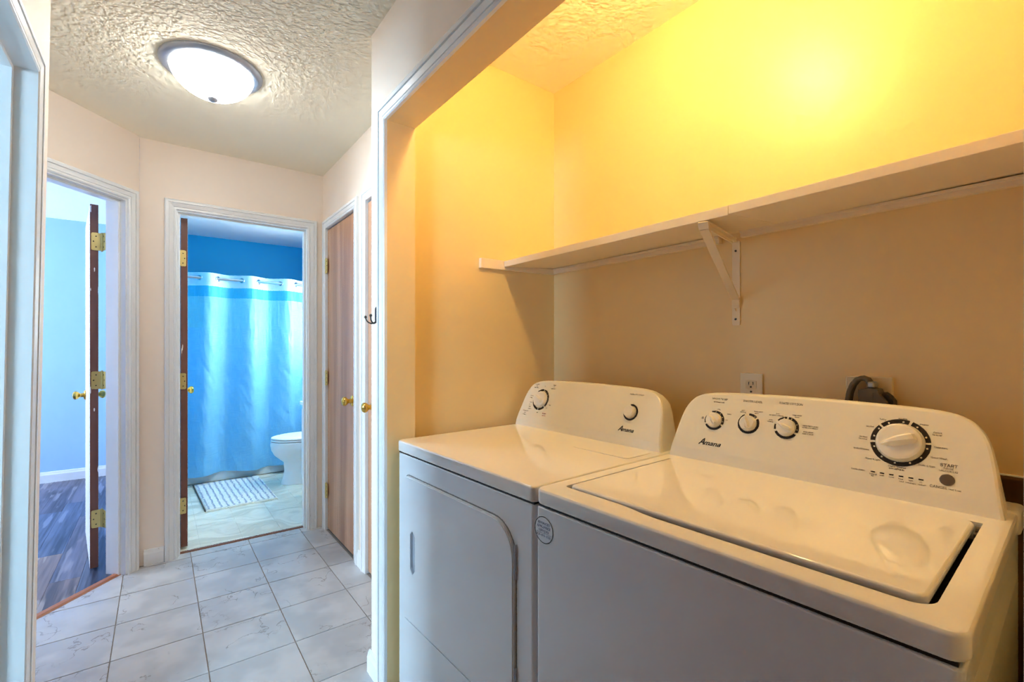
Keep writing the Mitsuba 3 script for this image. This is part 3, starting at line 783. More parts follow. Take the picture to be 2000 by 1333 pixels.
def console(c, hw, z0, ztop, depth):
    """Rounded trapezoid console with a slanting face; returned as one convex mesh."""
    dz = ztop - z0
    def outline(ins=0.0):
        P = []
        base = [(hw - ins, 0.0), (hw - 0.006 - ins, 0.035), (hw - 0.014 - ins, 0.085), (hw - 0.024 - ins, 0.130), (hw - 0.035 - ins, 0.152), (hw - 0.052 - ins, 0.170), (hw - 0.078, 0.1815 - ins * 0.8), (hw - 0.12, 0.1875 - ins), (hw - 0.19, 0.1905 - ins), (0.0, 0.193 - ins)]
        sc = dz / 0.193
        bp = np.array(base); tt = np.concatenate([[0], np.cumsum(np.linalg.norm(np.diff(bp, axis=0), axis=1))])
        q = np.linspace(0, tt[-1], 60)
        from scipy.interpolate import PchipInterpolator
        P = [(a, b * sc) for a, b in zip(PchipInterpolator(tt, bp[:, 0])(q), PchipInterpolator(tt, bp[:, 1])(q))]
        return [(c + a, z0 + b) for a, b in P] + [(c - a, z0 + b) for a, b in P[:-1]]
    fx = lambda z: max(X0 + K * (z - Z0), 0.5315 + 0.16 * (z - z0))
    pts = []
    for s, z in outline(0.006): pts.append([fx(z), -s, z])
    for s, z in outline(0.0018): pts.append([fx(z) + 0.0022, -s, z])
    for s, z in outline(0.0): pts.append([fx(z) + 0.007, -s, z])
    for s, z in outline(0.0): pts.append([max(fx(z) + 0.03, min(depth - 0.02, depth - 0.035 * ((z - z0) / dz) ** 2)), -(c + (s - c) * 0.985), z0 + (z - z0) * 0.985])
    for s, z in outline(0.0): pts.append([max(fx(z) + 0.031, depth - 0.045 * ((z - z0) / dz) ** 2), -(c + (s - c) * 0.95), z0 + (z - z0) * 0.94])
    return hull(pts)


def text_on(parent, s, z, txt, h, m=INK, align='c', bold=False, shear=0.0, name='lettering', depth=0.0004, label=None):
    t_ = meshkit.text_mesh(txt, h, depth, bold)
    b = t_.bounds
    ox = {'c': -(b[0][0] + b[1][0]) / 2, 'l': -b[0][0], 'r': -b[1][0]}[align]
    t_.apply_translation([ox, -h / 2, 0])
    if shear:
        v = np.array(t_.vertices); v[:, 0] += shear * v[:, 1]; t_.vertices = v
    return obj(name, xf(t_, face4(s, z, 0.0002)), m, parent, label=label)


def logo(parent, s, z, w):
    a_ = meshkit.text_mesh('A', 1.45, 0.0005, True); b_ = meshkit.text_mesh('mana', 1.0, 0.0005, True)
    a_.apply_translation([-a_.bounds[0][0], 0, 0])
    b_.apply_transform(np.diag([1.12, 0.95, 1, 1])); b_.apply_translation([a_.bounds[1][0] * 0.98 - b_.bounds[0][0], 0, 0])
    m_ = cat_([a_, b_]); v = np.array(m_.vertices); v[:, 0] += 0.45 * v[:, 1]; v[:, :2] *= w / (v[:, 0].max() - v[:, 0].min())
    v[:, 0] -= (v[:, 0].max() + v[:, 0].min()) / 2; v[:, 1] -= v[:, 1].max() / 2; m_.vertices = v
    return obj('logo', xf(m_, face4(s, z, 0.0002)), INKB, parent)


def ring_seg(parent, s, z, r0, r1, a0, a1, m, name='dial_mark'):
    """Flat arc on the console face, clock angles in degrees from twelve o'clock."""
    a = np.radians(np.linspace(a0, a1, max(3, int((a1 - a0) / 6) + 2)))
    p = [(r1 * math.sin(t), r1 * math.cos(t)) for t in a] + [(r0 * math.sin(t), r0 * math.cos(t)) for t in a[::-1]]
    return obj(name, xf(extr(Polygon(p), 0.0007), face4(s, z, 0.0001)), m, parent)


def dial_knob(parent, s, z, r, point, ridge=True, h=0.014, hr=0.024, tip=1.22, name='knob', label='white knob'):
    base = lathe([(0, 0), (r, 0), (r * 0.985, h * 0.35), (r * 0.93, h * 0.8), (r * 0.8, h), (0, h * 1.02)], sections=40)
    k_ = obj(name, xf(base, face4(s, z, 0.0008)), KNOBW, parent, 30, label=label)
    if ridge:
        P = []
        a = math.radians(point); ux, uy = math.sin(a), math.cos(a)
        def pt(u, v, w): P.append([ux * u - uy * v, uy * u + ux * v, w])
        pt(r * tip, 0, h * 0.25); pt(r * tip, 0, h * 0.05); pt(r * tip * 0.93, 0, h * 0.8)
        for v in (-1, 1):
            pt(r * 0.55, v * r * 0.20, h * 0.8); pt(0, v * r * 0.30, h * 0.9); pt(-r * 0.55, v * r * 0.30, h * 0.9); pt(-r * 0.80, v * r * 0.20, h * 0.7)
            pt(r * 0.3, v * r * 0.055, hr); pt(-r * 0.35, v * r * 0.12, hr * 1.02); pt(-r * 0.66, v * r * 0.12, hr * 0.92)
            pt(r * 0.55, v * r * 0.2, h * 0.1); pt(-r * 0.8, v * r * 0.2, h * 0.1)
        obj('grip', xf(hull(P), face4(s, z, 0.0009)), KNOBW, k_, 20)
    return k_


def dots(parent, s, z, rr, angles, r=0.0016, m=PANEL):
    ms = []
    for a in angles:
        t_ = math.radians(a)
        d = extr(Polygon([(rr * math.sin(t_) + r * math.cos(q), rr * math.cos(t_) + r * math.sin(q)) for q in np.linspace(0, 2 * math.pi, 11)[:-1]]), 0.0004)
        ms.append(xf(d, face4(s, z, 0.0008)))
    kk_ = obj('position_dots', cat_(ms), m, parent); labels[kk_] = {'kind': 'stuff'}


# ---- dryer
DZ = 0.909
dy = thing('dryer', 'white front-loading dryer, left of the pair, under the shelf', 'dryer')
DS1 = 0.7235
body = tm(m3.Manifold.hull_points(np.asarray(srb(-0.004, 0.675, 0.002, DS1 - 0.002, 0.025, 0.8655, 0.012, 0.004).vertices)))
obj('cabinet', M(body), ENAMELB, dy, 30)
obj('top', M(srb(-0.007, 0.680, 0.0, DS1, 0.8705, DZ, 0.016, 0.006)), ENAMEL, dy, 30, label='glossy white dryer top')
obj('seam', M(sb(-0.001, 0.672, 0.006, DS1 - 0.006, 0.8654, 0.8706)), INKB, dy)
pan = console(0.3545, 0.354, DZ, 1.1015, 0.655)
dc = obj('control_panel', M(pan), PANEL, dy, 11, label='slanted dryer control panel')


def rrect(s0, s1, z0, z1, rtl, rtr, rbl, rbr, n=8):
    P = []
    for cx, cz, r, st in ((s1 - rtr, z1 - rtr, rtr, 90), (s1 - rbr, z0 + rbr, rbr, 0), (s0 + rbl, z0 + rbl, rbl, -90), (s0 + rtl, z1 - rtl, rtl, -180)):
        for i in range(n + 1):
            a = math.radians(st - 90 * i / n)
            P.append((cx + r * math.cos(a), cz + r * math.sin(a)))
    return Polygon(P)


def on_front(mesh, off=-0.004):  # (s, z, out of the front)
    return M(xf(mesh, mat4([0, -1, 0], [0, 0, 1], [-1, 0, 0], [off, 0, 0])))


dpoly = rrect(0.056, 0.654, 0.318, 0.800, 0.035, 0.085, 0.01, 0.01)
slot = Polygon([(0.112, 0.498), (0.112, 0.612), (0.127, 0.627), (0.147, 0.612), (0.147, 0.498), (0.127, 0.478)])
dfront = cat_([extr(dpoly.difference(slot), 0.007), extr(dpoly.buffer(-0.003).difference(slot), 0.0095)])
obj('gap', on_front(extr(dpoly.buffer(0.0035), 0.0006)), mat('shadow_grey', lin(120, 124, 128), 0.7, 0.2), dy)
dd_ = obj('door', on_front(dfront.apply_translation([0, 0, 0.0006])), ENAMELB, dy, label='white dryer door with a cut-out grip')
obj('grip_recess', on_front(cat_([extr(slot.buffer(0.0015), 0.0009), extr(slot.difference(slot.buffer(-0.002)), 0.009)])), mat('grip_grey', lin(188, 196, 206), 0.4, 0.4), dd_)
for z0_, z1_ in ((0.667, 0.753), (0.372, 0.452)):
    obj('hinge', on_front(cat_([box(0.6555, 0.6585, z0_, z1_, 0.0006, 0.007, 0.001), box(0.655, 0.659, z0_ + 0.02, z0_ + 0.023, 0.0006, 0.0076), box(0.655, 0.659, z1_ - 0.023, z1_ - 0.02, 0.0006, 0.0076)])), NICKEL, dd_)
obj('lower_panel', on_front(cat_([extr(rrect(0.056, 0.654, 0.05, 0.3145, 0.008, 0.008, 0.03, 0.03), 0.0045), extr(rrect(0.058, 0.652, 0.052, 0.3125, 0.008, 0.008, 0.03, 0.03), 0.0065)]).apply_translation([0, 0, 0.0001])), ENAMELB, dy)
obj('lint_lid', M(srb(0.385, 0.512, 0.472, 0.692, DZ + 0.0001, DZ + 0.0016, 0.012, 0.0006)), ENAMEL, dy, 30)
# dryer dial
ds_, dzc = 0.1235, 1.0205
for a0, a1 in ((-42, 6), (12, 128), (136, 180), (187, 262)):
    ring_seg(dc, ds_, dzc, 0.036, 0.0445, a0, a1, INKB)
dots(dc, ds_, dzc, 0.0395, (22, 40, 58, 76, 94), 0.0012)
dial_knob(dc, ds_, dzc, 0.0345, -58, tip=1.1, label='large white timer knob')
for s, z, tx in ((0.079, 1.0795, 'AUTOMATIC'), (0.079, 1.0725, 'DRY'), (0.078, 1.066, 'DELICATES'), (0.180, 1.0815, 'TIMED'), (0.179, 1.0745, 'DRY'), (0.178, 1.067, 'HIGH HEAT'), (0.050, 0.970, 'AUTOMATIC'), (0.050, 0.9625, 'DRY'), (0.051, 0.955, 'NORMAL')):
    text_on(dc, s, z, tx, 0.0036)
for s, z, tx in ((0.165, 0.969, 'WRINKLE'), (0.165, 0.961, 'PREVENT')): text_on(dc, s, z, tx, 0.0036, INKR)
for s, z, tx in ((0.124, 0.9695, 'OFF'), (0.183, 1.004, 'damp'), (0.169, 0.991, 'off'), (0.064, 1.032, 'more dry'), (0.062, 1.024, 'energy'), (0.068, 1.006, 'less dry'), (0.064, 0.997, 'off'), (0.069, 0.9885, 'more'), (0.073, 0.980, 'preferred'), (0.128, 1.0745, 'off')):
    text_on(dc, s, z, tx, 0.0032)
ss_, sz_ = 0.5695, 1.0165
ring_seg(dc, ss_, sz_, 0.0225, 0.0285, -12, 258, INKB)
dial_knob(dc, ss_, sz_, 0.0215, -60, ridge=False, h=0.016, label='plain white start knob')
text_on(dc, 0.5785, 1.0745, 'PUSH TO START', 0.0052)
logo(dc, 0.567, 0.9625, 0.064)

# ---- washer
WS0, WS1, WZ = 0.7275, 1.452, 0.910
ws = thing('washer', 'white top-loading washer, right of the pair, lid closed', 'washer')
obj('cabinet', M(srb(-0.006, 0.672, WS0 + 0.001, WS1 - 0.004, 0.025, 0.8685, 0.012, 0.004)), ENAMELB, ws, 30)
obj('seam', M(sb(0.0, 0.665, WS0 + 0.006, WS1 - 0.010, 0.8684, 0.8746)), INKB, ws)
deck = m3.Manifold.hull_points(np.asarray(srb(-0.009, 0.682, WS0, WS1, 0.8745, WZ, 0.022, 0.007).vertices))
op = rrect(0.7655, 1.4165, 0, 1, 0, 0, 0, 0)
pts = [(0.051, 0.7775), (0.051, 0.92), (0.048, 0.95), (0.041, 0.985), (0.038, 1.02), (0.038, 1.38)]
for i in range(1, 9):
    a = math.radians(90 * i / 8); pts.append((0.038 + 0.03 * (1 - math.cos(a)), 1.385 + 0.030 * math.sin(a)))
pts += [(0.484, 1.415), (0.484, 0.7655), (0.062, 0.7655), (0.054, 0.7685)]
opoly = Polygon([(x, -s) for x, s in pts])
if not opoly.exterior.is_ccw: opoly = Polygon(list(opoly.exterior.coords)[::-1])
cut = tm(m3.Manifold.extrude(m3.CrossSection([np.array(opoly.exterior.coords)[:-1]]), 0.05)).apply_translation([0, 0, 0.872])
deck = deck - m3.Manifold.extrude(m3.CrossSection([np.array(opoly.exterior.coords)[:-1]]), 0.06).translate([0, 0, 0.87])
obj('top', M(tm(deck)), ENAMEL, ws, 30, label='glossy white washer top')
obj('tub_deck', M(extr(opoly.buffer(0.002), 0.002).apply_translation([0, 0, 0.8746])), BLACKIN, ws)
obj('lid', M(srb(0.060, 0.478, 0.7725, 1.4055, 0.8975, WZ + 0.0035, 0.016, 0.006)), ENAMEL, ws, 30, label='closed glossy white lid')
obj('lid_hinge', M(cat_([cyl([0.462, -1.4075, 0.902], [0.462, -1.4145, 0.902], 0.006), sb(0.44, 0.462, 1.407, 1.413, 0.893, 0.899)])), BUTTON, ws)
wc = obj('control_panel', M(console(1.0875, 0.353, WZ, 1.1075, 0.655)), PANEL, ws, 11, label='slanted washer control panel')
obj('corner_cap', M(srb(0.60, 0.685, WS1 - 0.030, WS1 + 0.004, 0.868, WZ + 0.004, 0.012, 0.006)), ENAMEL, ws, 30)
obj('side_rib', M(cat_([hull([[0.05, -WS1 + 0.006, 0.05], [0.05, -WS1 + 0.006, 0.84], [0.62, -WS1 + 0.006, 0.84], [0.62, -WS1 + 0.006, 0.05], [0.09, -WS1 - 0.001, 0.09], [0.09, -WS1 - 0.001, 0.80], [0.58, -WS1 - 0.001, 0.80], [0.58, -WS1 - 0.001, 0.09]])])), ENAMELB, ws)
# three small dials
for s, z, r1, segs, pnt, dt in ((0.8585, 1.0245, 0.0285, ((-24, 112), (122, 238), (250, 292)), -46, (2, 36, 64, 94, 270)),
                               (0.954, 1.027, 0.0283, ((-4, 44), (56, 330)), -20, (36,)),
                               (1.049, 1.028, 0.0292, ((-52, -4), (6, 112), (124, 244), (256, 284)), -66, (-18, 22, 66, 96))):
    for a0, a1 in segs: ring_seg(wc, s, z, r1 * 0.79, r1, a0, a1, INKB)
    dots(wc, s, z, r1 * 0.88, dt, 0.0014)
    dial_knob(wc, s, z, r1 * 0.775, pnt, tip=1.24, h=0.013, hr=0.021, label='small white dial knob')
for s, z, tx in ((0.863, 1.0845, 'WASH TEMP'), (0.9555, 1.0855, 'WATER LEVEL'), (1.0515, 1.088, 'RINSE OPTION')): text_on(wc, s, z, tx, 0.0056)
text_on(wc, 0.862, 1.0755, 'all rinses cold', 0.0034, bold=True)
for s, z, tx in ((0.866, 1.0555, 'cool'), (0.897, 1.0455, 'warm'), (0.894, 1.029, 'hot'), (0.8225, 1.030, 'tap'), (0.8225, 1.0262, 'cold'), (0.934, 1.0600, 'auto'), (0.9345, 1.0555, 'sensing'), (0.975, 1.0605, 'deep water'), (0.971, 1.0560, 'wash'),
                 (1.024, 1.0605, 'auto'), (1.021, 1.0558, 'w/ fabric softener'), (1.069, 1.061, 'deep water'), (1.070, 1.0565, 'wash'), (1.009, 1.0435, 'auto'), (1.008, 1.039, 'sensing'), (1.102, 1.0385, 'deep water wash'), (1.102, 1.034, 'w/ fabric softener'), (1.100, 1.0240, 'deep water'), (1.099, 1.0195, 'wash & rinse')):
    text_on(wc, s, z, tx, 0.0031)
logo(wc, 0.8575, 0.9640, 0.066)
# cycle dial
bs, bz, br1, br0 = 1.2775, 1.0265, 0.0522, 0.0432
for a0, a1 in ((-44, 16), (22, 82), (87, 262), (268, 311)): ring_seg(wc, bs, bz, br0, br1, a0, a1, INKB)
dots(wc, bs, bz, 0.0465, (-28, 4, 36, 68, 98, 126, 154, 186, 218, 250, 280, 304), 0.0019)
dial_knob(wc, bs, bz, 0.0420, 248, tip=0.93, h=0.016, hr=0.031, label='large white cycle knob')
for s, z, tx, al in ((1.2445, 1.0715, 'Bulky', 'c'), (1.2795, 1.0765, 'Normal', 'c'), (1.316, 1.0685, 'Heavy', 'c'), (1.222, 1.0535, 'Whites', 'c'), (1.338, 1.0545, 'Colors', 'c'), (1.338, 1.050, 'Normal', 'c'), (1.2115, 1.0295, 'Whites', 'c'), (1.2115, 1.0250, 'Normal', 'c'), (1.2105, 1.0030, 'Bulky/Sheets', 'c'), (1.345, 1.0260, 'Delicates', 'c'), (1.343, 1.0050, 'Quick Wash', 'c'), (1.325, 0.9870, 'Drain & Spin', 'c'), (1.2335, 0.9845, 'Rinse & Spin', 'c'), (1.277, 0.9760, 'Clean Washer', 'c'), (1.2715, 0.9715, 'with', 'r'), (1.209, 0.9585, 'cycle status', 'c')):
    text_on(wc, s, z, tx, 0.0034, align=al)
text_on(wc, 1.2730, 0.9715, 'affresh', 0.0036, align='l', bold=True)
for i in range(6):
    s = 1.2360 + 0.01635 * i
    obj('status_light', xf(extr(LineString([(-0.0028, 0), (0.0028, 0)]).buffer(0.0013), 0.0007), face4(s, 0.9585, 0.0001)), INKB, wc)
for s, z, tx in ((1.2365, 0.9540, 'sensing'), (1.2360, 0.9500, 'fill'), (1.2525, 0.9540, 'soak'), (1.2690, 0.9540, 'wash'), (1.2850, 0.9535, 'rinse'), (1.3015, 0.9535, 'spin'), (1.3180, 0.9535, 'lid'), (1.2865, 0.9487, 'final'), (1.3015, 0.9487, 'complete'), (1.3200, 0.9487, 'locked')): text_on(wc, s, z, tx, 0.0028)
text_on(wc, 1.3585, 0.9935, 'START', 0.0060, bold=True)
text_on(wc, 1.3585, 0.9875, 'PAUSE', 0.0034); text_on(wc, 1.3585, 0.9825, 'UNLOCK LID', 0.0034)
obj('start_button', xf(lathe([(0, 0), (0.0118, 0), (0.0118, 0.001), (0.0108, 0.0022), (0.004, 0.0030), (0, 0.003)], sections=32), face4(1.3575, 0.9660, 0.0003)), BUTTON, wc, 40, label='round grey start button')
text_on(wc, 1.3590, 0.9505, 'CANCEL', 0.0050, align='r'); text_on(wc, 1.3610, 0.9495, 'hold 3 sec', 0.0027, align='l')
# dealer sticker on the washer front
sk = thing('sticker', 'small round dealer sticker with blue print on the washer front', 'sticker')
SC, SZC = 0.757, 0.8195
circ = lambda r: Polygon([(SC + r * math.cos(a), SZC + r * math.sin(a)) for a in np.linspace(0, 2 * math.pi, 49)[:-1]])
of_ = -0.0063
obj('disc', on_front(extr(circ(0.0305), 0.0006), of_), STICK, sk)
obj('border', on_front(extr(circ(0.0305).difference(circ(0.0287)), 0.0002).apply_translation([0, 0, 0.00061]), of_), INKB, sk)
for dz_, tx, h_ in ((0.0150, 'ADVANCED', 0.0054), (0.0065, 'APPLIANCE', 0.0058), (-0.0020, 'SERVICES', 0.0050), (-0.0130, '555-555-5555', 0.0046)):
    t_ = meshkit.text_mesh(tx, h_, 0.0002, True); b = t_.bounds
    t_.apply_translation([SC - (b[0][0] + b[1][0]) / 2, SZC + dz_ - h_ / 2, 0.00061])
    obj('lettering', on_front(t_, of_), INKBLUE, sk)
obj('rule', on_front(box(SC - 0.025, SC + 0.025, SZC - 0.0080, SZC - 0.0073, 0.00061, 0.0008), of_), INKBLUE, sk)

# ------------------------------------------------------------------ coat hook on the laundry corner
hk = thing('coat_hook', 'dark double coat hook on the white laundry corner', 'hook')
yh = 1.672
obj('plate', on_wall(cat_([extr(LineString([(yh, 1.337), (yh, 1.373)]).buffer(0.0115), 0.006), extr(LineString([(yh, 1.337), (yh, 1.373)]).buffer(0.006), 0.0085)]), (XL - 0.0004, 0), (0, 1), (-1, 0)), BRONZE, hk)
for dy_, reach, zt in ((0.010, 0.038, 1.346), (-0.004, 0.024, 1.352)):
    P = [[XL - 0.005, yh, 1.345]]
    for i in range(13):
        a = math.pi * i / 12
        P.append([XL - 0.004 - reach / 2 + reach / 2 * math.cos(a), yh + dy_ * i / 12, 1.340 - 0.017 * math.sin(a) + (0.0 if i < 7 else (i - 6) * 0.0008)])
    P.append([XL - 0.004 - reach, yh + dy_, zt])
    pr = obj('prong', tube(P, 0.0024, 8), BRONZE, hk, 40)
    obj('ball', sphere(P[-1], 0.0052), BRONZE, pr, True)

# ------------------------------------------------------------------ bathroom
# tub with apron
tb = thing('bathtub', 'white bathtub behind the shower curtain', 'bathtub')
tub = m3.Manifold.hull_points(np.asarray(rbox(0.012, XR - 0.002, 5.065, 5.935, 0.0005, 0.44, 0.02, 0.012).vertices)) - m3.Manifold.hull_points(np.asarray(rbox(0.10, XR - 0.10, 5.14, 5.86, 0.09, 0.6, 0.12, 0.05).vertices))
obj('shell', tm(tub), TUBM, tb, 30)
# curtain rod
RY, RZ_ = 4.993, 1.858
rd = thing('curtain_rod', 'chrome shower curtain rod', 'curtain rod')
obj('pole', cyl([0.0115, RY, RZ_], [XR - 0.0015, RY, RZ_], 0.0125, 20), CHROME, rd, 30)
obj('flange', cyl([0.0105, RY, RZ_], [0.022, RY, RZ_], 0.03), CHROME, rd, 30)
obj('flange', cyl([XR - 0.012, RY, RZ_], [XR - 0.0005, RY, RZ_], 0.03), CHROME, rd, 30)
cu = thing('shower_curtain', 'blue shower curtain with grommets and a sheer band hanging before the tub', 'shower curtain')
PER, PH = 0.328, 0.525
xs = np.linspace(0.03, 1.50, 340)


def curt(x, z):
    x = np.asarray(x); z = np.asarray(z)
    d = np.clip((1.905 - z) / 1.83, 0, 1)
    drift = 0.05 * d * np.sin(2.3 * x + 1.0) + 0.02 * d * np.sin(7 * x)
    ph = 2 * np.pi * (x - PH + drift) / PER
    y = 5.004 + 0.047 * np.cos(ph) + 0.010 * d * np.cos(2 * ph + 1.1)
    P = np.stack([x * 7, z * 2.4, 0 * x], -1)
    w = meshkit.fbm(np.stack([(x + 0.5 * z) * 14, (z - 0.4 * x) * 5, 0 * x + 3], -1), 4, 5) - 0.5
    fine = meshkit.fbm(np.stack([x * 34, z * 4, 0 * x + 8], -1), 3, 9) - 0.5
    y = y + w * (0.005 + 0.010 * np.clip(d * 1.6, 0, 1)) + fine * np.where((z < 1.80) & (z > 1.30), 0.012, 0.005)
    return np.minimum(y, 5.0555)


def curt_sheet(z0, z1, rows):
    zz = np.linspace(z1, z0, rows)
    X, Z = np.meshgrid(xs, zz)
    if z0 < 0.2:
        hem = 0.083 + 0.012 * np.cos(2 * np.pi * (X - PH) / PER * 0.5 + 0.4) + 0.006 * np.sin(9 * X)
        Z = z1 + (Z - z1) * (z1 - hem) / (z1 - z0)
    m = grid_mesh(np.stack([X, curt(X, Z), Z], -1))
    c = m.triangles_center    # the rod's holes inside the grommets
    hole = np.zeros(len(c), bool)
    for k_ in range(-2, 4):
        for s_ in (-1, 1): hole |= np.hypot(c[:, 0] - (PH + PER * k_ + s_ * 0.094), c[:, 2] - RZ_) < 0.0175
    m.update_faces(~hole)
    return m


obj('header', curt_sheet(1.7875, 1.906, 40), CURT_H, cu, True, label='pale header with grommets')
obj('band', curt_sheet(1.692, 1.7875, 12), CURT_B, cu, True, label='deeper cyan band')
obj('sheer_panel', curt_sheet(1.411, 1.692, 30), CURT_S, cu, True, label='sheer light cyan panel')
obj('body', curt_sheet(0.085, 1.411, 130), CURT, cu, True, label='blue woven body')
gx = []
for k_ in range(-2, 4):
    for s_ in (-1, 1): gx.append(PH + PER * k_ + s_ * 0.094)
for g in gx:
    if not 0.06 < g < 1.46: continue
    y0 = float(curt(np.array(g), np.array(RZ_))); dy_ = float(curt(np.array(g + 0.004), np.array(RZ_)) - curt(np.array(g - 0.004), np.array(RZ_))) / 0.008
    nn = np.array([-dy_, 1, 0]); nn /= np.linalg.norm(nn)
    tor = trimesh.creation.torus(0.0205, 0.0045, major_sections=24, minor_sections=8)
    tor.apply_transform(trimesh.geometry.align_vectors([0, 0, 1], nn)); tor.apply_translation([g, y0 - 0.001, RZ_])
    obj('grommet', tor, CHROME, cu, 40)

# toilet
to = thing('toilet', 'white toilet by the tub, partly behind the vanity', 'toilet')
TY = 4.60


def oval(cx, rx, ry, n=36, egg=0.0):
    a = np.linspace(0, 2 * np.pi, n, endpoint=False)
    return [(cx + rx * math.cos(t) , ry * math.sin(t) * (1 + egg * math.cos(t))) for t in a]


def loft(sections):
    """sections: list of (z, list of (x, y)) of the same length."""
    n = len(sections[0][1]); v, f = [], []
    for z, P in sections:
        v += [[x, TY + y, z] for x, y in P]
    for i in range(len(sections) - 1):
        for k in range(n):
            k2 = (k + 1) % n
            f += [[i * n + k, i * n + k2, (i + 1) * n + k2], [i * n + k, (i + 1) * n + k2, (i + 1) * n + k]]
    c0, c1 = len(v), len(v) + 1
    v += [[np.mean([p[0] for p in sections[0][1]]), TY, sections[0][0]], [np.mean([p[0] for p in sections[-1][1]]), TY, sections[-1][0]]]
    for k in range(n):
        k2 = (k + 1) % n
        f += [[c0, k2, k], [c1, (len(sections) - 1) * n + k, (len(sections) - 1) * n + k2]]
    return fixed(v, f)


bowl = loft([(0.0005, oval(1.085, 0.205, 0.105)), (0.012, oval(1.085, 0.207, 0.107)), (0.04, oval(1.085, 0.197, 0.098)), (0.12, oval(1.085, 0.180, 0.088)), (0.20, oval(1.075, 0.178, 0.090)), (0.225, oval(1.065, 0.195, 0.105)), (0.265, oval(1.055, 0.230, 0.140)), (0.315, oval(1.050, 0.252, 0.170)), (0.36, oval(1.050, 0.260, 0.180)), (0.386, oval(1.050, 0.258, 0.180)), (0.392, oval(1.050, 0.250, 0.172))])
obj('bowl', bowl, PORC, to, 40)
seat = loft([(0.3945, oval(1.052, 0.252, 0.176)), (0.399, oval(1.052, 0.258, 0.181)), (0.408, oval(1.052, 0.258, 0.181)), (0.411, oval(1.052, 0.252, 0.176))])
obj('seat', seat, PORC, to, 40)
lid = loft([(0.4135, oval(1.055, 0.250, 0.176)), (0.417, oval(1.055, 0.258, 0.182)), (0.426, oval(1.055, 0.256, 0.180)), (0.434, oval(1.055, 0.225, 0.150)), (0.437, oval(1.055, 0.13, 0.09))])
obj('lid', lid, PORC, to, 40)
obj('tank', rbox(1.325, XR - 0.012, TY - 0.22, TY + 0.22, 0.38, 0.735, 0.03, 0.012), PORC, to, 30)
obj('tank_lid', rbox(1.315, XR - 0.006, TY - 0.23, TY + 0.23, 0.7365, 0.77, 0.03, 0.012), PORC, to, 30)
obj('tank_foot', rbox(1.22, XR - 0.03, TY - 0.10, TY + 0.10, 0.10, 0.379, 0.04, 0.01), PORC, to, 30)
# vanity
va = thing('vanity', 'white bathroom vanity just inside the right door jamb', 'vanity')
obj('cabinet', box(0.968, XR - 0.003, 3.60, 4.21, 0.10, 0.752, 0.003), VANM, va)
obj('toe_kick', box(1.02, XR - 0.003, 3.62, 4.19, 0.0005, 0.10), VANM, va)
obj('foot', hull([[0.972, 4.15, 0.0995], [0.972, 4.205, 0.0995], [1.02, 4.15, 0.0995], [1.02, 4.205, 0.0995], [0.985, 4.16, 0.06], [0.985, 4.20, 0.06], [1.015, 4.16, 0.06], [1.015, 4.20, 0.06]]), VANM, va)
obj('countertop', rbox(0.948, XR - 0.002, 3.585, 4.225, 0.7525, 0.782, 0.012, 0.006), PORC, va, 30)
for y0, y1 in ((3.625, 3.90), (3.91, 4.185)):
    dr_ = obj('door', box(0.955, 0.9675, y0, y1, 0.13, 0.72, 0.004), VANM, va)
    obj('pull', sphere((0.945, y1 - 0.03 if y0 < 3.7 else y0 + 0.03, 0.62), 0.011), CHROME, dr_, True)
# vanity light (off camera)
vl = thing('vanity_light', 'white light bar over the bathroom vanity', 'lamp')
obj('backplate', box(XR - 0.03, XR - 0.001, 3.62, 4.20, 1.93, 2.03, 0.004), CHROME, vl)
if True:
    s_ = tube([[XR - 0.085, y, 1.98] for y in np.linspace(3.66, 4.20, 12)], 0.045, 16)
    kk = free(vl + '__diffuser')
    scene[kk] = {**mikit.ply(s_, PORC, 40), 'emitter': {'type': 'area', 'radiance': rgb(BATH_LAMP)}}

# rug
rg = thing('bath_rug', 'white woven bath rug with rows of blue checks and cream fringe', 'rug')
RC = [np.array(p) for p in ((0.282, 4.175), (0.778, 4.190), (0.762, 5.030), (0.247, 5.018))]


def rugp(u, v): return RC[0] * (1 - u) * (1 - v) + RC[1] * u * (1 - v) + RC[2] * u * v + RC[3] * (1 - u) * v


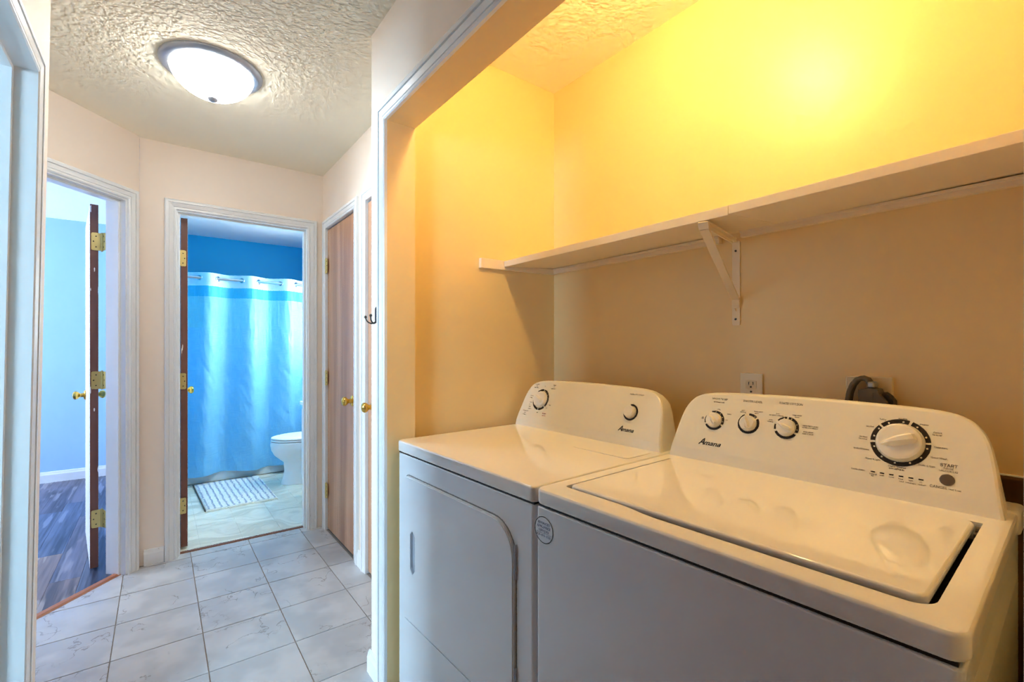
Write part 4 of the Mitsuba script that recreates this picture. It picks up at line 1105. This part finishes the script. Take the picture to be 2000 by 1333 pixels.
nu, nv = 60, 90
U, W = np.meshgrid(np.linspace(0, 1, nu), np.linspace(0, 1, nv))
pt = np.stack([RC[0][k_] * (1 - U) * (1 - W) + RC[1][k_] * U * (1 - W) + RC[2][k_] * U * W + RC[3][k_] * (1 - U) * W for k_ in (0, 1)], -1)
ht = 0.011 + 0.002 * np.cos(2 * np.pi * U * 24) + 0.0025 * (meshkit.fbm(np.stack([pt[..., 0] * 40, pt[..., 1] * 40, 0 * U], -1), 3, 2) - 0.5) + 0.006 * np.exp(-((U - 0.93) / 0.05) ** 2) * np.exp(-((W - 0.9) / 0.1) ** 2)
edge = np.minimum(np.minimum(U, 1 - U) * 0.5, np.minimum(W, 1 - W) * 0.8)
ht = np.where(edge <= 0, 0.0004, ht)
obj('weave', grid_mesh(np.concatenate([pt, ht[..., None]], -1)), RUG, rg, True)
yarn = []
for i in range(12):
    for j in range(24):
        u, v = (i + 0.5) / 12 + 0.012 * (rng.random() - 0.5), (j + 0.5) / 24 + 0.006 * (rng.random() - 0.5)
        p = rugp(u, v)
        yarn.append(box(p[0] - 0.0075, p[0] + 0.0075, p[1] - 0.0048, p[1] + 0.0048, 0.011, 0.015, 0.002))
kk = obj('blue_checks', cat_(yarn), YARN, rg, label='rows of small blue yarn checks'); labels[kk]['kind'] = 'stuff'
fr = []
for side in (0, 1):
    for i in range(70):
        u = (i + rng.random()) / 70
        a = rugp(u, 0.0) if side == 0 else rugp(u, 1.0)
        dirn = np.array([rng.uniform(-0.6, 0.6), -1.0 if side == 0 else 1.0]); dirn /= np.linalg.norm(dirn)
        ln = rng.uniform(0.02, 0.04)
        P = [[a[0], a[1], 0.006], [a[0] + dirn[0] * ln * 0.5, a[1] + dirn[1] * ln * 0.5, 0.007], [a[0] + dirn[0] * ln + rng.uniform(-0.006, 0.006), a[1] + dirn[1] * ln, 0.003]]
        fr.append(tube(P, [0.0022, 0.0022, 0.0014], 5))
kk = obj('fringe', cat_(fr), FRINGE, rg, label='cream fringe'); labels[kk]['kind'] = 'stuff'
obj('side_binding', tube([[rugp(0, v)[0] - 0.003, rugp(0, v)[1], 0.0055] for v in np.linspace(0, 1, 12)], 0.005, 8), INK, rg, label='dark left edge')
